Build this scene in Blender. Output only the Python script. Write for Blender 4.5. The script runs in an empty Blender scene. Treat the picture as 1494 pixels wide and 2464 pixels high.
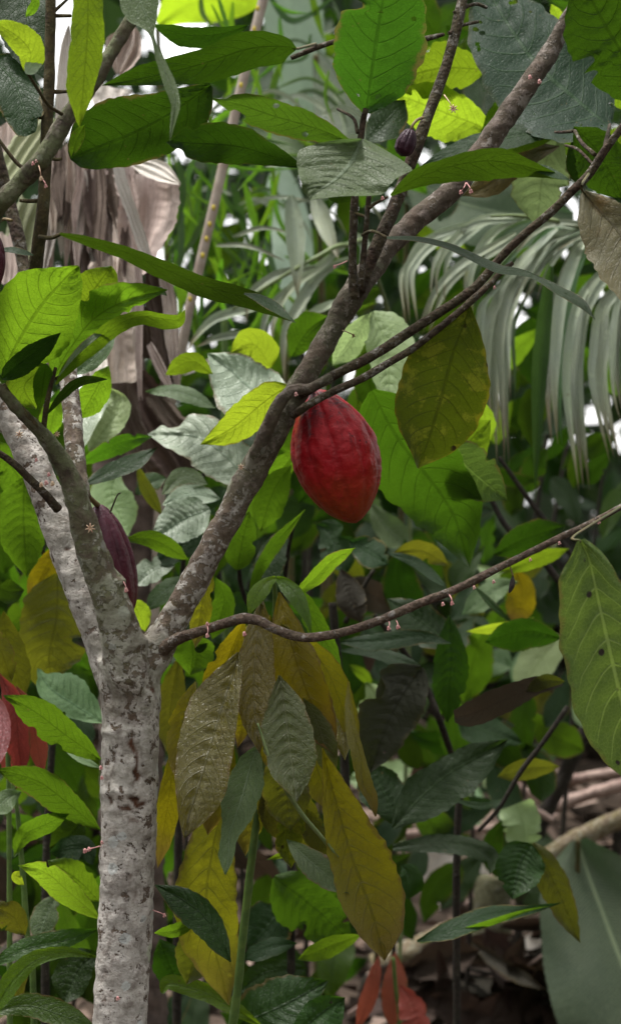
import bpy, math, random
import numpy as np
from mathutils import Vector, noise as mnoise

random.seed(7)
rng = np.random.default_rng(7)
SC = bpy.context.scene
COL = SC.collection
K = 2 * math.tan(math.radians(11.0))      # picture height over distance
CAMZ = 1.5

def at(x, y, Y):                          # a place in the photograph, at a distance, as a point in the world
    return np.array([(x - 747.0) / 2464.0 * K * Y, Y, CAMZ + (1232.0 - y) / 2464.0 * K * Y])

def px(Y):
    return K * Y / 2464.0

# ------------------------------------------------------------------ objects
LOC = {}
def thing(name, label, cat, loc, group=None, kind=None):
    o = bpy.data.objects.new(name, None)
    COL.objects.link(o)
    o.empty_display_size = 0.05
    o.location = loc
    o['label'] = label
    o['category'] = cat
    if group: o['group'] = group
    if kind: o['kind'] = kind
    LOC[o.name] = np.array(loc, float)
    return o

def link(name, me, parent=None, label=None, cat=None, group=None, kind=None, mats=()):
    o = bpy.data.objects.new(name, me)
    COL.objects.link(o)
    if parent is not None:
        o.parent = parent
        LOC[o.name] = np.zeros(3) if parent.type == 'MESH' else np.zeros(3)
    for m in mats: me.materials.append(m)
    if label: o['label'] = label
    if cat: o['category'] = cat
    if group: o['group'] = group
    if kind: o['kind'] = kind
    return o

def off(parent):
    r = np.zeros(3)
    while parent is not None:
        r = r + np.array(parent.location)
        parent = parent.parent
    return r

def mesh_from(name, V, F, uv=None, smooth=True, midx=None):
    me = bpy.data.meshes.new(name)
    me.from_pydata([tuple(v) for v in V], [], F)
    if smooth: me.polygons.foreach_set('use_smooth', [True] * len(me.polygons))
    if uv is not None:
        l = me.uv_layers.new(name='UVMap')
        li = np.zeros(len(me.loops), np.int32)
        me.loops.foreach_get('vertex_index', li)
        l.data.foreach_set('uv', np.asarray(uv, np.float32)[li].ravel())
    if midx is not None: me.polygons.foreach_set('material_index', midx)
    me.update()
    return me

def spline(P, n):                         # Catmull-Rom through rows of P, n samples evenly by length
    P = np.asarray(P, float)
    if len(P) == 2:
        t = np.linspace(0, 1, n)[:, None]
        return P[0] * (1 - t) + P[1] * t
    Q = np.vstack([2 * P[0] - P[1], P, 2 * P[-1] - P[-2]])
    out = []
    for i in range(len(P) - 1):
        p0, p1, p2, p3 = Q[i:i + 4]
        t = np.linspace(0, 1, 24, endpoint=(i == len(P) - 2))[:, None]
        out.append(0.5 * (2 * p1 + (p2 - p0) * t + (2 * p0 - 5 * p1 + 4 * p2 - p3) * t ** 2 + (3 * p1 - p0 - 3 * p2 + p3) * t ** 3))
    S = np.vstack(out)
    d = np.concatenate([[0], np.cumsum(np.linalg.norm(np.diff(S[:, :2], axis=0), axis=1))])
    tt = np.linspace(0, d[-1], n)
    return np.column_stack([np.interp(tt, d, S[:, k]) for k in range(S.shape[1])])

PROF = {
 'ell': ([0, .03, .1, .2, .4, .55, .7, .82, .9, .95, 1], [.02, .12, .36, .64, .95, 1, .92, .66, .37, .17, .0]),
 'ov':  ([0, .03, .1, .2, .35, .5, .7, .85, .93, 1], [.05, .3, .66, .9, 1, .98, .78, .46, .2, .0]),
 'ob':  ([0, .04, .12, .25, .45, .62, .76, .87, .93, .97, 1], [.02, .08, .26, .52, .86, 1, .96, .7, .4, .16, .0]),
 'lan': ([0, .05, .2, .4, .6, .8, 1], [.25, .55, .9, 1, .82, .45, .0]),
 'rnd': ([0, .03, .1, .25, .5, .75, .9, .97, 1], [.05, .35, .68, .95, 1, .9, .6, .3, .0]),
 'str': ([0, .1, .5, .9, 1], [.8, 1, 1, .9, .6]),
}
def prof(name, u):
    a, b = PROF[name]
    aa = np.linspace(0, 1, 200)
    bb = np.interp(aa, a, b)
    k = np.ones(9) / 9
    bs = np.convolve(np.pad(bb, 4, mode='edge'), k, 'valid')
    bs[-1] = b[-1]
    return np.interp(u, aa, bs)

def leaf_arrays(p, w, Y, s=-.6, t=0., pr='ell', fold=.12, wav=.06, rip=1., drp=0., bite=None, nu=None, nv=6, seed=0, nvein=11, curl=0., tw=0., rag=0., sd=None, pleat=0., npl=3.):
    r = np.random.default_rng(seed)
    P = np.asarray(p, float)
    L = np.sum(np.linalg.norm(np.diff(P[:, :2], axis=0), axis=1))
    if nu is None: nu = int(np.clip(L / 4, 16, 80))
    u = np.linspace(0, 1, nu + 1)
    S = spline(P, nu + 1)
    mid = S[:, :2]
    T = np.gradient(mid, axis=0)
    T /= np.linalg.norm(T, axis=1)[:, None] + 1e-9
    A = np.column_stack([-T[:, 1], T[:, 0]])
    if sd is not None: A = np.ones((nu + 1, 1)) * (np.array(sd) / np.linalg.norm(sd))[None, :]
    if S.shape[1] >= 4:
        wa, wb = np.maximum(S[:, 2], 0), np.maximum(S[:, 3], 0)
    else:
        w2 = (w, w) if np.isscalar(w) else w
        f = prof(pr, u)
        wa, wb = w2[0] * f, w2[1] * f
    W = max(wa.max(), wb.max())
    ph = r.uniform(0, 6.28, 8)
    def edge(k):
        e = sum(np.sin(u * fr * 6.28 + ph[k + i]) * a for i, (fr, a) in enumerate(((2.3, .5), (4.7, .35), (nvein, .35), (17., .12))))
        return 1 + wav * e
    wa, wb = wa * edge(0), wb * edge(4)
    if bite:
        for (bu, side, du, dep) in bite:
            g = 1 - dep * np.exp(-((u - bu) / du) ** 4)
            if side > 0: wa = wa * g
            else: wb = wb * g
    v = np.linspace(-1, 1, 2 * nv + 1)
    v = np.sign(v) * np.abs(v) ** .9
    V2 = np.where(v[None, :] > 0, v[None, :] * wa[:, None], v[None, :] * wb[:, None])
    I = mid[:, None, :] + A[:, None, :] * V2[..., None]
    if rag:
        jag = np.interp(np.linspace(0, 1, len(v)), np.linspace(0, 1, 9), r.uniform(-1, 1, 9))
        jag2 = np.interp(np.linspace(0, 1, len(v)), np.linspace(0, 1, 7), r.uniform(-1, 1, 7))
        I = I + T[:, None, :] * (rag * (jag[None, :] * np.clip(u * 3 - 2, 0, 1)[:, None] + jag2[None, :] * np.clip(1 - u * 3, 0, 1)[:, None]))[..., None]
    q = px(Y)
    c = mid.mean(axis=0)
    du_ = (c[1] - I[..., 1]) * q            # up from the leaf's middle, metres
    dx_ = (I[..., 0] - c[0]) * q
    av = np.abs(v)[None, :] * np.ones((nu + 1, 1))
    uu = u[:, None] * np.ones((1, len(v)))
    Wm, Lm = W * q, L * q
    D = Y + s * du_ + t * dx_
    D = D - fold * Wm * av ** 1.3 + curl * Wm * av ** 3
    if pleat: D = D + pleat * Wm * np.sin(v[None, :] * npl * 3.14 + ph[2] + uu * 2.2 + .8 * np.sin(uu * 5 + ph[3])) * (.5 + .5 * np.sin(uu * 3 + ph[4]) ** 2)
    D = D + tw * v[None, :] * Wm * (uu - .5)
    D = D + drp * Lm * (uu - .5) ** 2
    vv = nvein * (uu - .2 * av ** 1.4)
    D = D - rip * .11 * min(Wm, .05) * np.abs(np.sin(vv * math.pi)) ** .7 * np.clip(av * 5, 0, 1) * (1 - .55 * av)
    D = D + .15 * Wm * np.sin(uu * 7 + ph[0] + v[None, :] * 1.5) * av + .05 * Wm * np.sin(uu * 17 + ph[1] - v[None, :] * 2) * av ** 2
    X = (I[..., 0] - 747.0) / 2464.0 * K * D
    Z = CAMZ + (1232.0 - I[..., 1]) / 2464.0 * K * D
    V = np.stack([X, D, Z], -1)
    m = len(v)
    F = []
    for i in range(nu):
        for j in range(m - 1):
            a = i * m + j
            F.append((a, a + m, a + m + 1, a + 1))
    uv = np.stack([uu, (np.ones((nu + 1, 1)) * v[None, :] + 1) / 2], -1)
    return V.reshape(-1, 3), F, uv.reshape(-1, 2), S

def tube_arrays(P, Y=None, seg=12, step=9, rough=.0, cap=True, seed=0, rings=0.):
    """P rows (x, y, r[, Y]) in photograph places; radius in the same units"""
    P = [tuple(r) + ((Y,) if len(r) == 3 else ()) for r in P]
    P = np.asarray(P, float)
    L = np.sum(np.linalg.norm(np.diff(P[:, :2], axis=0), axis=1))
    n = max(4, int(L / step))
    S = spline(P, n)
    C = np.array([at(a[0], a[1], a[3]) for a in S])
    R = S[:, 2] * np.array([px(a) for a in S[:, 3]])
    return tube_world(C, R, seg, rough, cap, seed, rings)

def tube_world(C, R, seg=12, rough=0., cap=True, seed=0, rings=0.):
    n = len(C)
    T = np.gradient(C, axis=0)
    T /= np.linalg.norm(T, axis=1)[:, None] + 1e-12
    N = np.zeros_like(C)
    a = np.array([0, -1., 0.2])
    for i in range(n):
        a = a - T[i] * (a @ T[i])
        a /= np.linalg.norm(a)
        N[i] = a
    B = np.cross(T, N)
    V, F = [], []
    for i in range(n):
        for k in range(seg):
            th = 2 * math.pi * k / seg
            d = N[i] * math.cos(th) + B[i] * math.sin(th)
            rr = R[i]
            if rough:
                q = C[i] + d * rr
                rr *= 1 + rough * (mnoise.noise(Vector(q * 28 + seed)) + .6 * mnoise.noise(Vector(q * 75 + seed)))
            if rings:
                rr *= 1 + rings * mnoise.noise(Vector((i * .55, seed, 0)))
            V.append(C[i] + d * rr)
    for i in range(n - 1):
        for k in range(seg):
            k2 = (k + 1) % seg
            F.append((i * seg + k, i * seg + k2, (i + 1) * seg + k2, (i + 1) * seg + k))
    if cap:
        for i, e in ((0, 1), (n - 1, 0)):
            V.append(C[i])
            c = len(V) - 1
            for k in range(seg):
                k2 = (k + 1) % seg
                F.append((c, i * seg + k2, i * seg + k) if e else (c, i * seg + k, i * seg + k2))
    return np.array(V), F

# ------------------------------------------------------------------ materials
class NT:
    def __init__(s, name):
        s.m = bpy.data.materials.new(name)
        s.m.use_nodes = True
        s.t = s.m.node_tree
        s.t.nodes.clear()
        s.out = s.t.nodes.new('ShaderNodeOutputMaterial')
    def n(s, ty, **kw):
        nd = s.t.nodes.new('ShaderNode' + ty)
        for k, v in kw.items(): setattr(nd, k, v)
        return nd
    def put(s, sock, v):
        if isinstance(v, bpy.types.NodeSocket): s.t.links.new(v, sock)
        elif v is not None: sock.default_value = v
    def math(s, op, a, b=None, c=None, clamp=False):
        nd = s.n('Math', operation=op, use_clamp=clamp)
        for i, v in enumerate((a, b, c)): s.put(nd.inputs[i], v)
        return nd.outputs[0]
    def mix(s, f, a, b, bt='MIX'):
        nd = s.n('Mix', data_type='RGBA', blend_type=bt)
        s.put(nd.inputs[0], f)
        for i, v in ((6, a), (7, b)):
            s.put(nd.inputs[i], tuple(v) + (1,) if isinstance(v, tuple) and len(v) == 3 else v)
        return nd.outputs[2]
    def noise(s, vec, scale, detail=3., rough=.55, dist=0.):
        nd = s.n('TexNoise')
        s.put(nd.inputs['Vector'], vec)
        nd.inputs['Scale'].default_value = scale
        nd.inputs['Detail'].default_value = detail
        nd.inputs['Roughness'].default_value = rough
        nd.inputs['Distortion'].default_value = dist
        return nd.outputs[0]
    def vor(s, vec, scale, feat='F1', out=0, rnd=1.):
        nd = s.n('TexVoronoi', feature=feat)
        s.put(nd.inputs['Vector'], vec)
        nd.inputs['Scale'].default_value = scale
        nd.inputs['Randomness'].default_value = rnd
        return nd.outputs[out]
    def ramp(s, f, a, b, lo=0., hi=1.):
        nd = s.n('MapRange', clamp=True)
        nd.interpolation_type = 'SMOOTHSTEP'
        s.put(nd.inputs[0], f)
        for i, v in ((1, a), (2, b), (3, lo), (4, hi)): nd.inputs[i].default_value = v
        return nd.outputs[0]
    def bump(s, h, st, dist=.002):
        nd = s.n('Bump')
        nd.inputs['Strength'].default_value = st
        nd.inputs['Distance'].default_value = dist
        s.put(nd.inputs['Height'], h)
        return nd.outputs[0]
    def bsdf(s, col, rough, nrm=None, spec=.4):
        nd = s.n('BsdfPrincipled')
        s.put(nd.inputs['Base Color'], tuple(col) + (1,) if isinstance(col, tuple) and len(col) == 3 else col)
        s.put(nd.inputs['Roughness'], rough)
        nd.inputs['Specular IOR Level'].default_value = spec
        if nrm is not None: s.put(nd.inputs['Normal'], nrm)
        return nd.outputs[0]
    def done(s, sh):
        s.t.links.new(sh, s.out.inputs['Surface'])
        return s.m

def leafmat(name, col, tcol, tf=.4, rough=.42, vein=(.1, .16, .03), vk=.5, nvein=11, mode='pinnate', mot=None, motk=.35,
            spots=None, spotk=.0, holes=0., spec=.25, bump=.6, rim=None, tip=None, patch=None, patchlo=.55, mots=9., vtk=.35):
    g = NT(name)
    uvn = g.n('UVMap'); uvn.uv_map = 'UVMap'
    sp = g.n('SeparateXYZ'); g.put(sp.inputs[0], uvn.outputs[0])
    u, v = sp.outputs[0], g.math('SUBTRACT', g.math('MULTIPLY', sp.outputs[1], 2.), 1.)
    av = g.math('ABSOLUTE', v)
    oi = g.n('ObjectInfo')
    tc = g.n('TexCoord')
    rnd = oi.outputs['Random']
    # shifted coordinates so that leaves differ
    sh = g.n('VectorMath', operation='ADD')
    g.put(sh.inputs[0], tc.outputs['Object'])
    cmb = g.n('CombineXYZ')
    g.put(cmb.inputs[0], g.math('MULTIPLY', rnd, 31.)); g.put(cmb.inputs[1], g.math('MULTIPLY', rnd, 17.))
    g.put(sh.inputs[1], cmb.outputs[0])
    ov = sh.outputs[0]
    if mode == 'pinnate':
        q = g.math('MULTIPLY', g.math('SUBTRACT', u, g.math('MULTIPLY', g.math('POWER', av, 1.4), .2)), float(nvein))
        q = g.math('ADD', q, g.math('MULTIPLY', g.math('SUBTRACT', g.noise(ov, 14., 1.), .5), .35))
        dq = g.math('ABSOLUTE', g.math('SUBTRACT', g.math('FRACT', q), .5))          # .5 on the vein (ripple valley)
        line = g.math('MULTIPLY', g.ramp(dq, .43, .495), g.ramp(av, .93, .6))
        mid = g.ramp(av, .055, .02)
        vm = g.math('MAXIMUM', line, mid)
    elif mode == 'parallel':
        cv = g.n('CombineXYZ')
        g.put(cv.inputs[0], g.math('ADD', g.math('MULTIPLY', u, 1.6), g.math('MULTIPLY', rnd, 40.)))
        g.put(cv.inputs[1], g.math('MULTIPLY', v, 7.))
        vm = g.math('MAXIMUM', g.ramp(g.noise(cv.outputs[0], 1.6, 5., .65), .42, .68), g.math('MULTIPLY', g.ramp(av, .09, .03), .7))
    else:   # fine cross veins of a banana leaf
        q = g.math('MULTIPLY', g.math('SUBTRACT', u, g.math('MULTIPLY', av, .12)), 70.)
        q = g.math('ADD', q, g.math('MULTIPLY', g.noise(ov, 6., 1.), 2.))
        dq = g.math('ABSOLUTE', g.math('SUBTRACT', g.math('FRACT', q), .5))
        vm = g.math('MAXIMUM', g.math('MULTIPLY', g.ramp(dq, .1, .5), .5), g.ramp(av, .032, .02))
    n1 = g.noise(ov, mots, 5., .68)
    n2 = g.noise(ov, 60., 3., .6)
    ret = g.vor(ov, 170., 'DISTANCE_TO_EDGE')
    retm = g.ramp(ret, .12, .0)
    mot = mot or tuple(c * .55 for c in col)
    def dress(base, veinc, motc, k=1.):
        base_ = base
        c = g.mix(g.math('MULTIPLY', g.ramp(n1, .35, .7), motk), base, motc)
        c = g.mix(g.math('MULTIPLY', g.ramp(n2, .45, .75), .25), c, motc)
        if patch: c = g.mix(g.ramp(n1, patchlo, patchlo + .12), c, patch)
        if tip: c = g.mix(g.ramp(g.math('ADD', u, g.math('MULTIPLY', n1, .3)), .75, 1.15), c, tip)
        c = g.mix(g.math('MULTIPLY', retm, .22), c, veinc)
        c = g.mix(g.math('MULTIPLY', vm, vk * k), c, veinc)
        if rim: c = g.mix(g.math('MULTIPLY', g.ramp(g.math('ADD', av, g.math('MULTIPLY', n2, .5)), 1.12, 1.3), .8), c, rim)
        if not rim and mode == 'pinnate': c = g.mix(g.math('MULTIPLY', g.ramp(g.math('ADD', g.math('ADD', av, g.math('MULTIPLY', n2, .35)), g.math('MULTIPLY', n1, .6)), 1.36, 1.5), g.ramp(g.math('FRACT', g.math('MULTIPLY', rnd, 5.1)), .5, .8, 0., .75)), c, (.12, .08, .025))
        if spots:
            sv = g.vor(ov, 26.)
            sm = g.math('MULTIPLY', g.ramp(sv, .16, .1), g.ramp(g.noise(ov, 11., 1.), .5 - spotk, .56 - spotk))
            c = g.mix(sm, c, spots)
        sk = g.vor(ov, 62.)
        c = g.mix(g.math('MULTIPLY', g.math('MULTIPLY', g.ramp(g.math('ADD', sk, g.math('MULTIPLY', n2, .2)), .24, .17), g.ramp(g.noise(ov, 21., 2.), .56, .64)), .6), c, (.1, .07, .025))
        c = g.mix(g.math('MULTIPLY', g.ramp(g.noise(ov, 27., 5., .7), .56, .7), .3), c, tuple(min(1., x * 1.6 + .002) for x in base_))
        hsv = g.n('HueSaturation')
        g.put(hsv.inputs['Color'], c)
        g.put(hsv.inputs['Hue'], g.math('ADD', .485, g.math('MULTIPLY', rnd, .03)))
        g.put(hsv.inputs['Value'], g.math('ADD', .8, g.math('MULTIPLY', g.math('FRACT', g.math('MULTIPLY', rnd, 7.3)), .4)))
        return hsv.outputs[0]
    base = dress(tuple(col), vein, mot)
    tv = tuple(c * vtk for c in tcol)
    tra = dress(tuple(tcol), tv, tuple(c * .7 for c in tcol), .8)
    h = g.math('ADD', g.math('MULTIPLY', vm, -.8), g.math('ADD', g.math('MULTIPLY', n2, .5), g.math('MULTIPLY', retm, -.3)))
    nrm = g.bump(h, bump, .0018)
    rr = g.math('ADD', rough, g.math('MULTIPLY', g.math('SUBTRACT', n1, .5), .25))
    pb = g.bsdf(base, rr, nrm, spec)
    tb = g.n('BsdfTranslucent'); g.put(tb.inputs[0], tra); g.put(tb.inputs['Normal'], nrm)
    mx = g.n('MixShader'); mx.inputs[0].default_value = tf
    g.put(mx.inputs[1], pb); g.put(mx.inputs[2], tb.outputs[0])
    res = mx.outputs[0]
    if holes:
        hv = g.vor(ov, 34., 'SMOOTH_F1')
        hm = g.math('MULTIPLY', g.ramp(g.math('ADD', hv, g.math('MULTIPLY', n2, .25)), .31, .29), g.ramp(g.noise(ov, 7., 1.), .62 - holes, .63 - holes))
        tr = g.n('BsdfTransparent')
        m2 = g.n('MixShader'); g.put(m2.inputs[0], hm); g.put(m2.inputs[1], res); g.put(m2.inputs[2], tr.outputs[0])
        res = m2.outputs[0]
    return g.done(res)

def barkmat(name, dark=(.07, .045, .03), mid=(.2, .16, .12), pale=(.5, .48, .48), green=(.16, .19, .09), lich=.5, scale=1., attr=False, rings=0.):
    g = NT(name)
    tc = g.n('TexCoord'); o = tc.outputs['Object']
    n1 = g.noise(o, (34. if attr else 22.) * scale, 5., .6, .6)
    n2 = g.noise(o, 70. * scale, 5., .65, .3)
    n3 = g.noise(o, 240. * scale, 3., .6)
    vn = g.vor(o, 46. * scale, 'SMOOTH_F1')
    ve = g.vor(o, 46. * scale, 'DISTANCE_TO_EDGE')
    c = g.mix(g.ramp(n2, .3, .7), dark, mid)
    c = g.mix(g.math('MULTIPLY', g.ramp(n1, .5, .68), .6), c, (.26, .15, .06) if attr else tuple(x * 1.3 for x in mid))
    if attr:
        a = g.n('Attribute', attribute_name='lichen'); la = a.outputs['Fac']
        b = g.n('Attribute', attribute_name='moss'); ga = b.outputs['Fac']
        d = g.n('Attribute', attribute_name='scar'); sa = d.outputs['Fac']
    else: la, ga, sa = lich, .25, 0.
    if attr: c = g.mix(g.ramp(la, .75, .2), c, g.mix(n2, tuple(x * .3 for x in dark), tuple(x * .3 for x in mid)))
    # pale crust in patches with an uneven border
    f = g.math('ADD', g.math('ADD', g.math('MULTIPLY', n1, .9), g.math('MULTIPLY', n2, .8)), g.math('ADD', g.math('MULTIPLY', la, .35), g.math('MULTIPLY', g.math('SUBTRACT', n3, .5), .35)))
    crust = g.ramp(f, 1.05, 1.09)
    pcol = g.mix(g.ramp(g.noise(o, 34. * scale, 2.), .4, .62), pale, tuple(x * .66 for x in pale))
    pcol = g.mix(g.math('MULTIPLY', g.ramp(n3, .45, .72), .45), pcol, (.2, .17, .15))
    c = g.mix(g.math('MULTIPLY', crust, .9), c, pcol if not attr else g.mix(g.ramp(la, .65, .2), pcol, (.14, .115, .1)))
    c = g.mix(g.math('MULTIPLY', g.ramp(g.noise(o, 48. * scale, 6., .75), .5, .62), .65), c, (.17, .135, .12) if attr else dark)
    # round lichen spots
    sc = g.vor(o, 30. * scale, 'F1')
    rim = g.ramp(g.math('ADD', sc, g.math('ADD', g.math('MULTIPLY', n2, .3), g.math('MULTIPLY', n3, .1))), .5, .47)
    sel = g.ramp(g.vor(o, 30. * scale, 'F1', 1), .74, .76)
    c = g.mix(g.math('MULTIPLY', g.math('MULTIPLY', rim, sel), g.math('MULTIPLY', la, .75)), c, (.44, .45, .44))
    sel2 = g.ramp(g.vor(o, 17. * scale, 'F1', 1), .8, .82)
    rim2 = g.ramp(g.math('ADD', g.vor(o, 17. * scale), g.math('ADD', g.math('MULTIPLY', n2, .3), g.math('MULTIPLY', n3, .1))), .46, .43)
    c = g.mix(g.math('MULTIPLY', g.math('MULTIPLY', rim2, sel2), g.math('MULTIPLY', la, .6)), c, (.36, .4, .27))
    c = g.mix(g.math('MULTIPLY', g.ramp(n1, .3, .62), ga), c, green)
    c = g.mix(g.math('MULTIPLY', g.ramp(g.noise(o, 13. * scale, 4., .7), .52, .6), .45), c, dark)
    c = g.mix(sa, c, g.mix(n2, (.02, .012, .008), (.12, .05, .025)))
    h = g.math('ADD', g.math('ADD', g.math('MULTIPLY', n2, .8), g.math('MULTIPLY', n3, .3)), g.math('MULTIPLY', crust, .6))
    if rings:
        mp = g.n('Mapping'); mp.inputs['Scale'].default_value = (1, 1, 1)
        g.put(mp.inputs[0], o)
        wv = g.noise(mp.outputs[0], 120., 1.)
        h = g.math('ADD', h, g.math('MULTIPLY', wv, rings))
    nrm = g.bump(h, .9, .005)
    return g.done(g.bsdf(c, .85, nrm, .2))

def plain(name, col, col2=None, rough=.6, scale=60., bump=.3, spec=.3):
    g = NT(name)
    o = g.n('TexCoord').outputs['Object']
    n = g.noise(o, scale, 4., .6)
    c = g.mix(g.ramp(n, .35, .68), tuple(col), tuple(col2 or tuple(x * .6 for x in col)))
    return g.done(g.bsdf(c, rough, g.bump(n, bump, .002), spec))

def podmat(name, col, low, furrow, spot, rough=.36, spotk=.5):
    g = NT(name)
    o = g.n('TexCoord').outputs['Object']
    uvn = g.n('UVMap'); uvn.uv_map = 'UVMap'
    sp = g.n('SeparateXYZ'); g.put(sp.inputs[0], uvn.outputs[0])
    n1 = g.noise(o, 18., 4., .6); n2 = g.noise(o, 90., 3., .6); n3 = g.noise(o, 260., 2.)
    c = g.mix(g.ramp(g.math('ADD', sp.outputs[0], g.math('MULTIPLY', g.math('SUBTRACT', n1, .5), .7)), .45, .95), tuple(col), tuple(low))
    c = g.mix(g.math('MULTIPLY', g.ramp(n1, .45, .7), .5), c, tuple(x * .55 for x in col))
    c = g.mix(g.math('MULTIPLY', g.math('MULTIPLY', sp.outputs[1], g.ramp(n1, .3, .65)), .5), c, tuple(furrow))
    c = g.mix(g.math('MULTIPLY', g.math('MULTIPLY', g.ramp(sp.outputs[0], .42, .05), g.ramp(g.noise(o, 42., 5., .7), .45, .6)), spotk), c, tuple(spot))
    mpp = g.n('Mapping'); mpp.inputs['Scale'].default_value = (1, 1, .22); g.put(mpp.inputs[0], o)
    stn = g.noise(mpp.outputs[0], 85., 5., .7)
    c = g.mix(g.math('MULTIPLY', g.math('MULTIPLY', g.ramp(stn, .54, .66), g.ramp(sp.outputs[0], .85, .2)), spotk * .8), c, tuple(spot))
    c = g.mix(g.math('MULTIPLY', g.ramp(stn, .46, .34), .4), c, tuple(min(1, x * 1.35 + .012) for x in col))
    v = g.vor(o, 75.)
    ms = g.math('MULTIPLY', g.ramp(g.math('ADD', v, g.math('MULTIPLY', n2, .7)), .56, .42), g.ramp(g.noise(o, 24., 2.), .54, .62))
    c = g.mix(g.math('MULTIPLY', ms, spotk), c, tuple(spot))
    c = g.mix(g.math('MULTIPLY', g.ramp(n2, .58, .72), .35), c, tuple(min(1, x * 1.5 + .02) for x in col))
    h = g.math('ADD', g.math('MULTIPLY', n2, .9), g.math('MULTIPLY', n3, .25))
    r = g.math('ADD', rough, g.math('MULTIPLY', g.math('SUBTRACT', n2, .5), .4))
    return g.done(g.bsdf(c, r, g.bump(h, .9, .003), .22))

# ------------------------------------------------------------------ leaf materials (by leaf tone)
M = {}
M['dk'] = leafmat('leaf_mature_green', (.02, .05, .006), (.036, .085, .003), .42, .45, (.012, .03, .006), .55, holes=.0)
M['dh'] = leafmat('leaf_mature_bitten', (.02, .055, .008), (.05, .12, .006), .45, .45, (.012, .03, .006), .6, holes=.13)
M['md'] = leafmat('leaf_green', (.04, .085, .009), (.09, .195, .007), .48, .42, (.02, .05, .01), .6)
M['br'] = leafmat('leaf_light_green', (.06, .12, .012), (.165, .285, .01), .55, .42, (.04, .07, .01), .6, mot=(.05, .09, .01))
M['lm'] = leafmat('leaf_young_lime', (.13, .2, .015), (.33, .47, .02), .55, .4, (.09, .13, .01), .5)
M['gr'] = leafmat('leaf_grey_green', (.017, .034, .012), (.04, .1, .012), .28, .46, (.04, .07, .03), .5, vtk=1.2, spec=.12, bump=.7)
M['gh'] = leafmat('leaf_grey_green_holed', (.016, .033, .018), (.04, .1, .012), .25, .46, (.04, .07, .03), .5, vtk=1.2, spec=.12, bump=.7, holes=.2)
M['gp'] = leafmat('leaf_pale_grey_green', (.065, .1, .036), (.12, .22, .06), .3, .5, (.15, .2, .13), .6, vtk=1.2, spec=.25, bump=.8)
M['sv'] = leafmat('leaf_silver', (.3, .35, .255), (.2, .32, .16), .3, .42, (.15, .22, .14), .55, mot=(.2, .26, .165), vtk=1.2, spec=.5, bump=.8)
M['pl'] = leafmat('leaf_pale_yellow_green', (.27, .36, .17), (.4, .55, .2), .45, .45, (.2, .3, .1), .5)
M['aq'] = leafmat('leaf_pale_mint', (.17, .265, .12), (.2, .38, .16), .4, .45, (.1, .2, .1), .5)
M['ol'] = leafmat('leaf_olive', (.075, .082, .012), (.15, .16, .008), .42, .4, (.045, .05, .01), .5, spec=.5)
M['mu'] = leafmat('leaf_mustard', (.17, .15, .008), (.33, .27, .006), .45, .42, (.1, .08, .01), .45, mot=(.11, .09, .008), tip=(.19, .12, .025))
M['bz'] = leafmat('leaf_bronze', (.1, .086, .008), (.27, .22, .012), .3, .33, (.13, .12, .06), .55, mot=(.12, .08, .012), vtk=1.2, spec=.45, bump=.8)
M['bg'] = leafmat('leaf_bronze_green', (.055, .072, .018), (.13, .15, .03), .3, .36, (.13, .14, .07), .6, mot=(.075, .065, .02), vtk=1.2, spec=.35, bump=.8)
M['yo'] = leafmat('leaf_yellow_olive', (.125, .12, .008), (.34, .31, .01), .42, .4, (.07, .075, .015), .55, mot=(.13, .095, .012), tip=(.16, .12, .02), spec=.4)
M['ys'] = leafmat('leaf_yellow_spotted', (.055, .07, .005), (.11, .14, .005), .45, .5, (.03, .042, .006), .7, mot=(.045, .06, .006), motk=.8,
                  spots=(.022, .012, .006), spotk=.1, mots=30., patch=(.16, .17, .012), patchlo=.5, rim=(.2, .16, .01))
M['rd'] = leafmat('leaf_young_red', (.26, .06, .04), (.45, .09, .05), .4, .45, (.14, .05, .03), .4, mot=(.22, .075, .05))
M['pk'] = leafmat('leaf_young_pink', (.32, .1, .11), (.5, .16, .15), .4, .3, (.2, .06, .06), .5, spec=.6)
M['dd'] = leafmat('leaf_dead_brown', (.046, .042, .03), (.08, .05, .03), .2, .7, (.035, .026, .02), .5, mot=(.035, .026, .02), spec=.2)
M['db'] = leafmat('leaf_dark_withered', (.026, .026, .013), (.04, .05, .012), .3, .6, (.015, .014, .008), .5, holes=.1, spec=.3)
M['bb'] = leafmat('leaf_brownish_grey', (.1, .098, .045), (.15, .13, .06), .3, .5, (.09, .08, .05), .4, mot=(.12, .09, .03), patch=(.13, .095, .03), patchlo=.5)
M['un'] = leafmat('leaf_veined_spotted', (.06, .1, .02), (.12, .18, .025), .4, .5, (.19, .24, .08), .9, mot=(.05, .085, .02),
                  spots=(.022, .016, .012), spotk=.16, vtk=1.7, bump=.9)
M['tn'] = leafmat('banana_dead_sheath', (.68, .56, .49), (.3, .22, .18), .18, .75, (.32, .25, .22), .6, mode='parallel', mot=(.4, .32, .285), motk=.6, spec=.15)
M['tb'] = leafmat('banana_dead_brown', (.17, .125, .105), (.1, .06, .04), .15, .75, (.08, .055, .045), .6, mode='parallel', mot=(.09, .065, .052), motk=.6, spec=.15)
M['th'] = leafmat('banana_dead_dark', (.065, .045, .037), (.1, .06, .04), .15, .75, (.04, .027, .022), .6, mode='parallel', mot=(.04, .028, .022), motk=.6, spec=.15)
M['tp'] = leafmat('banana_dead_pale', (.72, .67, .61), (.4, .36, .3), .3, .75, (.5, .43, .38), .5, mode='parallel', mot=(.55, .48, .43), spec=.15)
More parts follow.
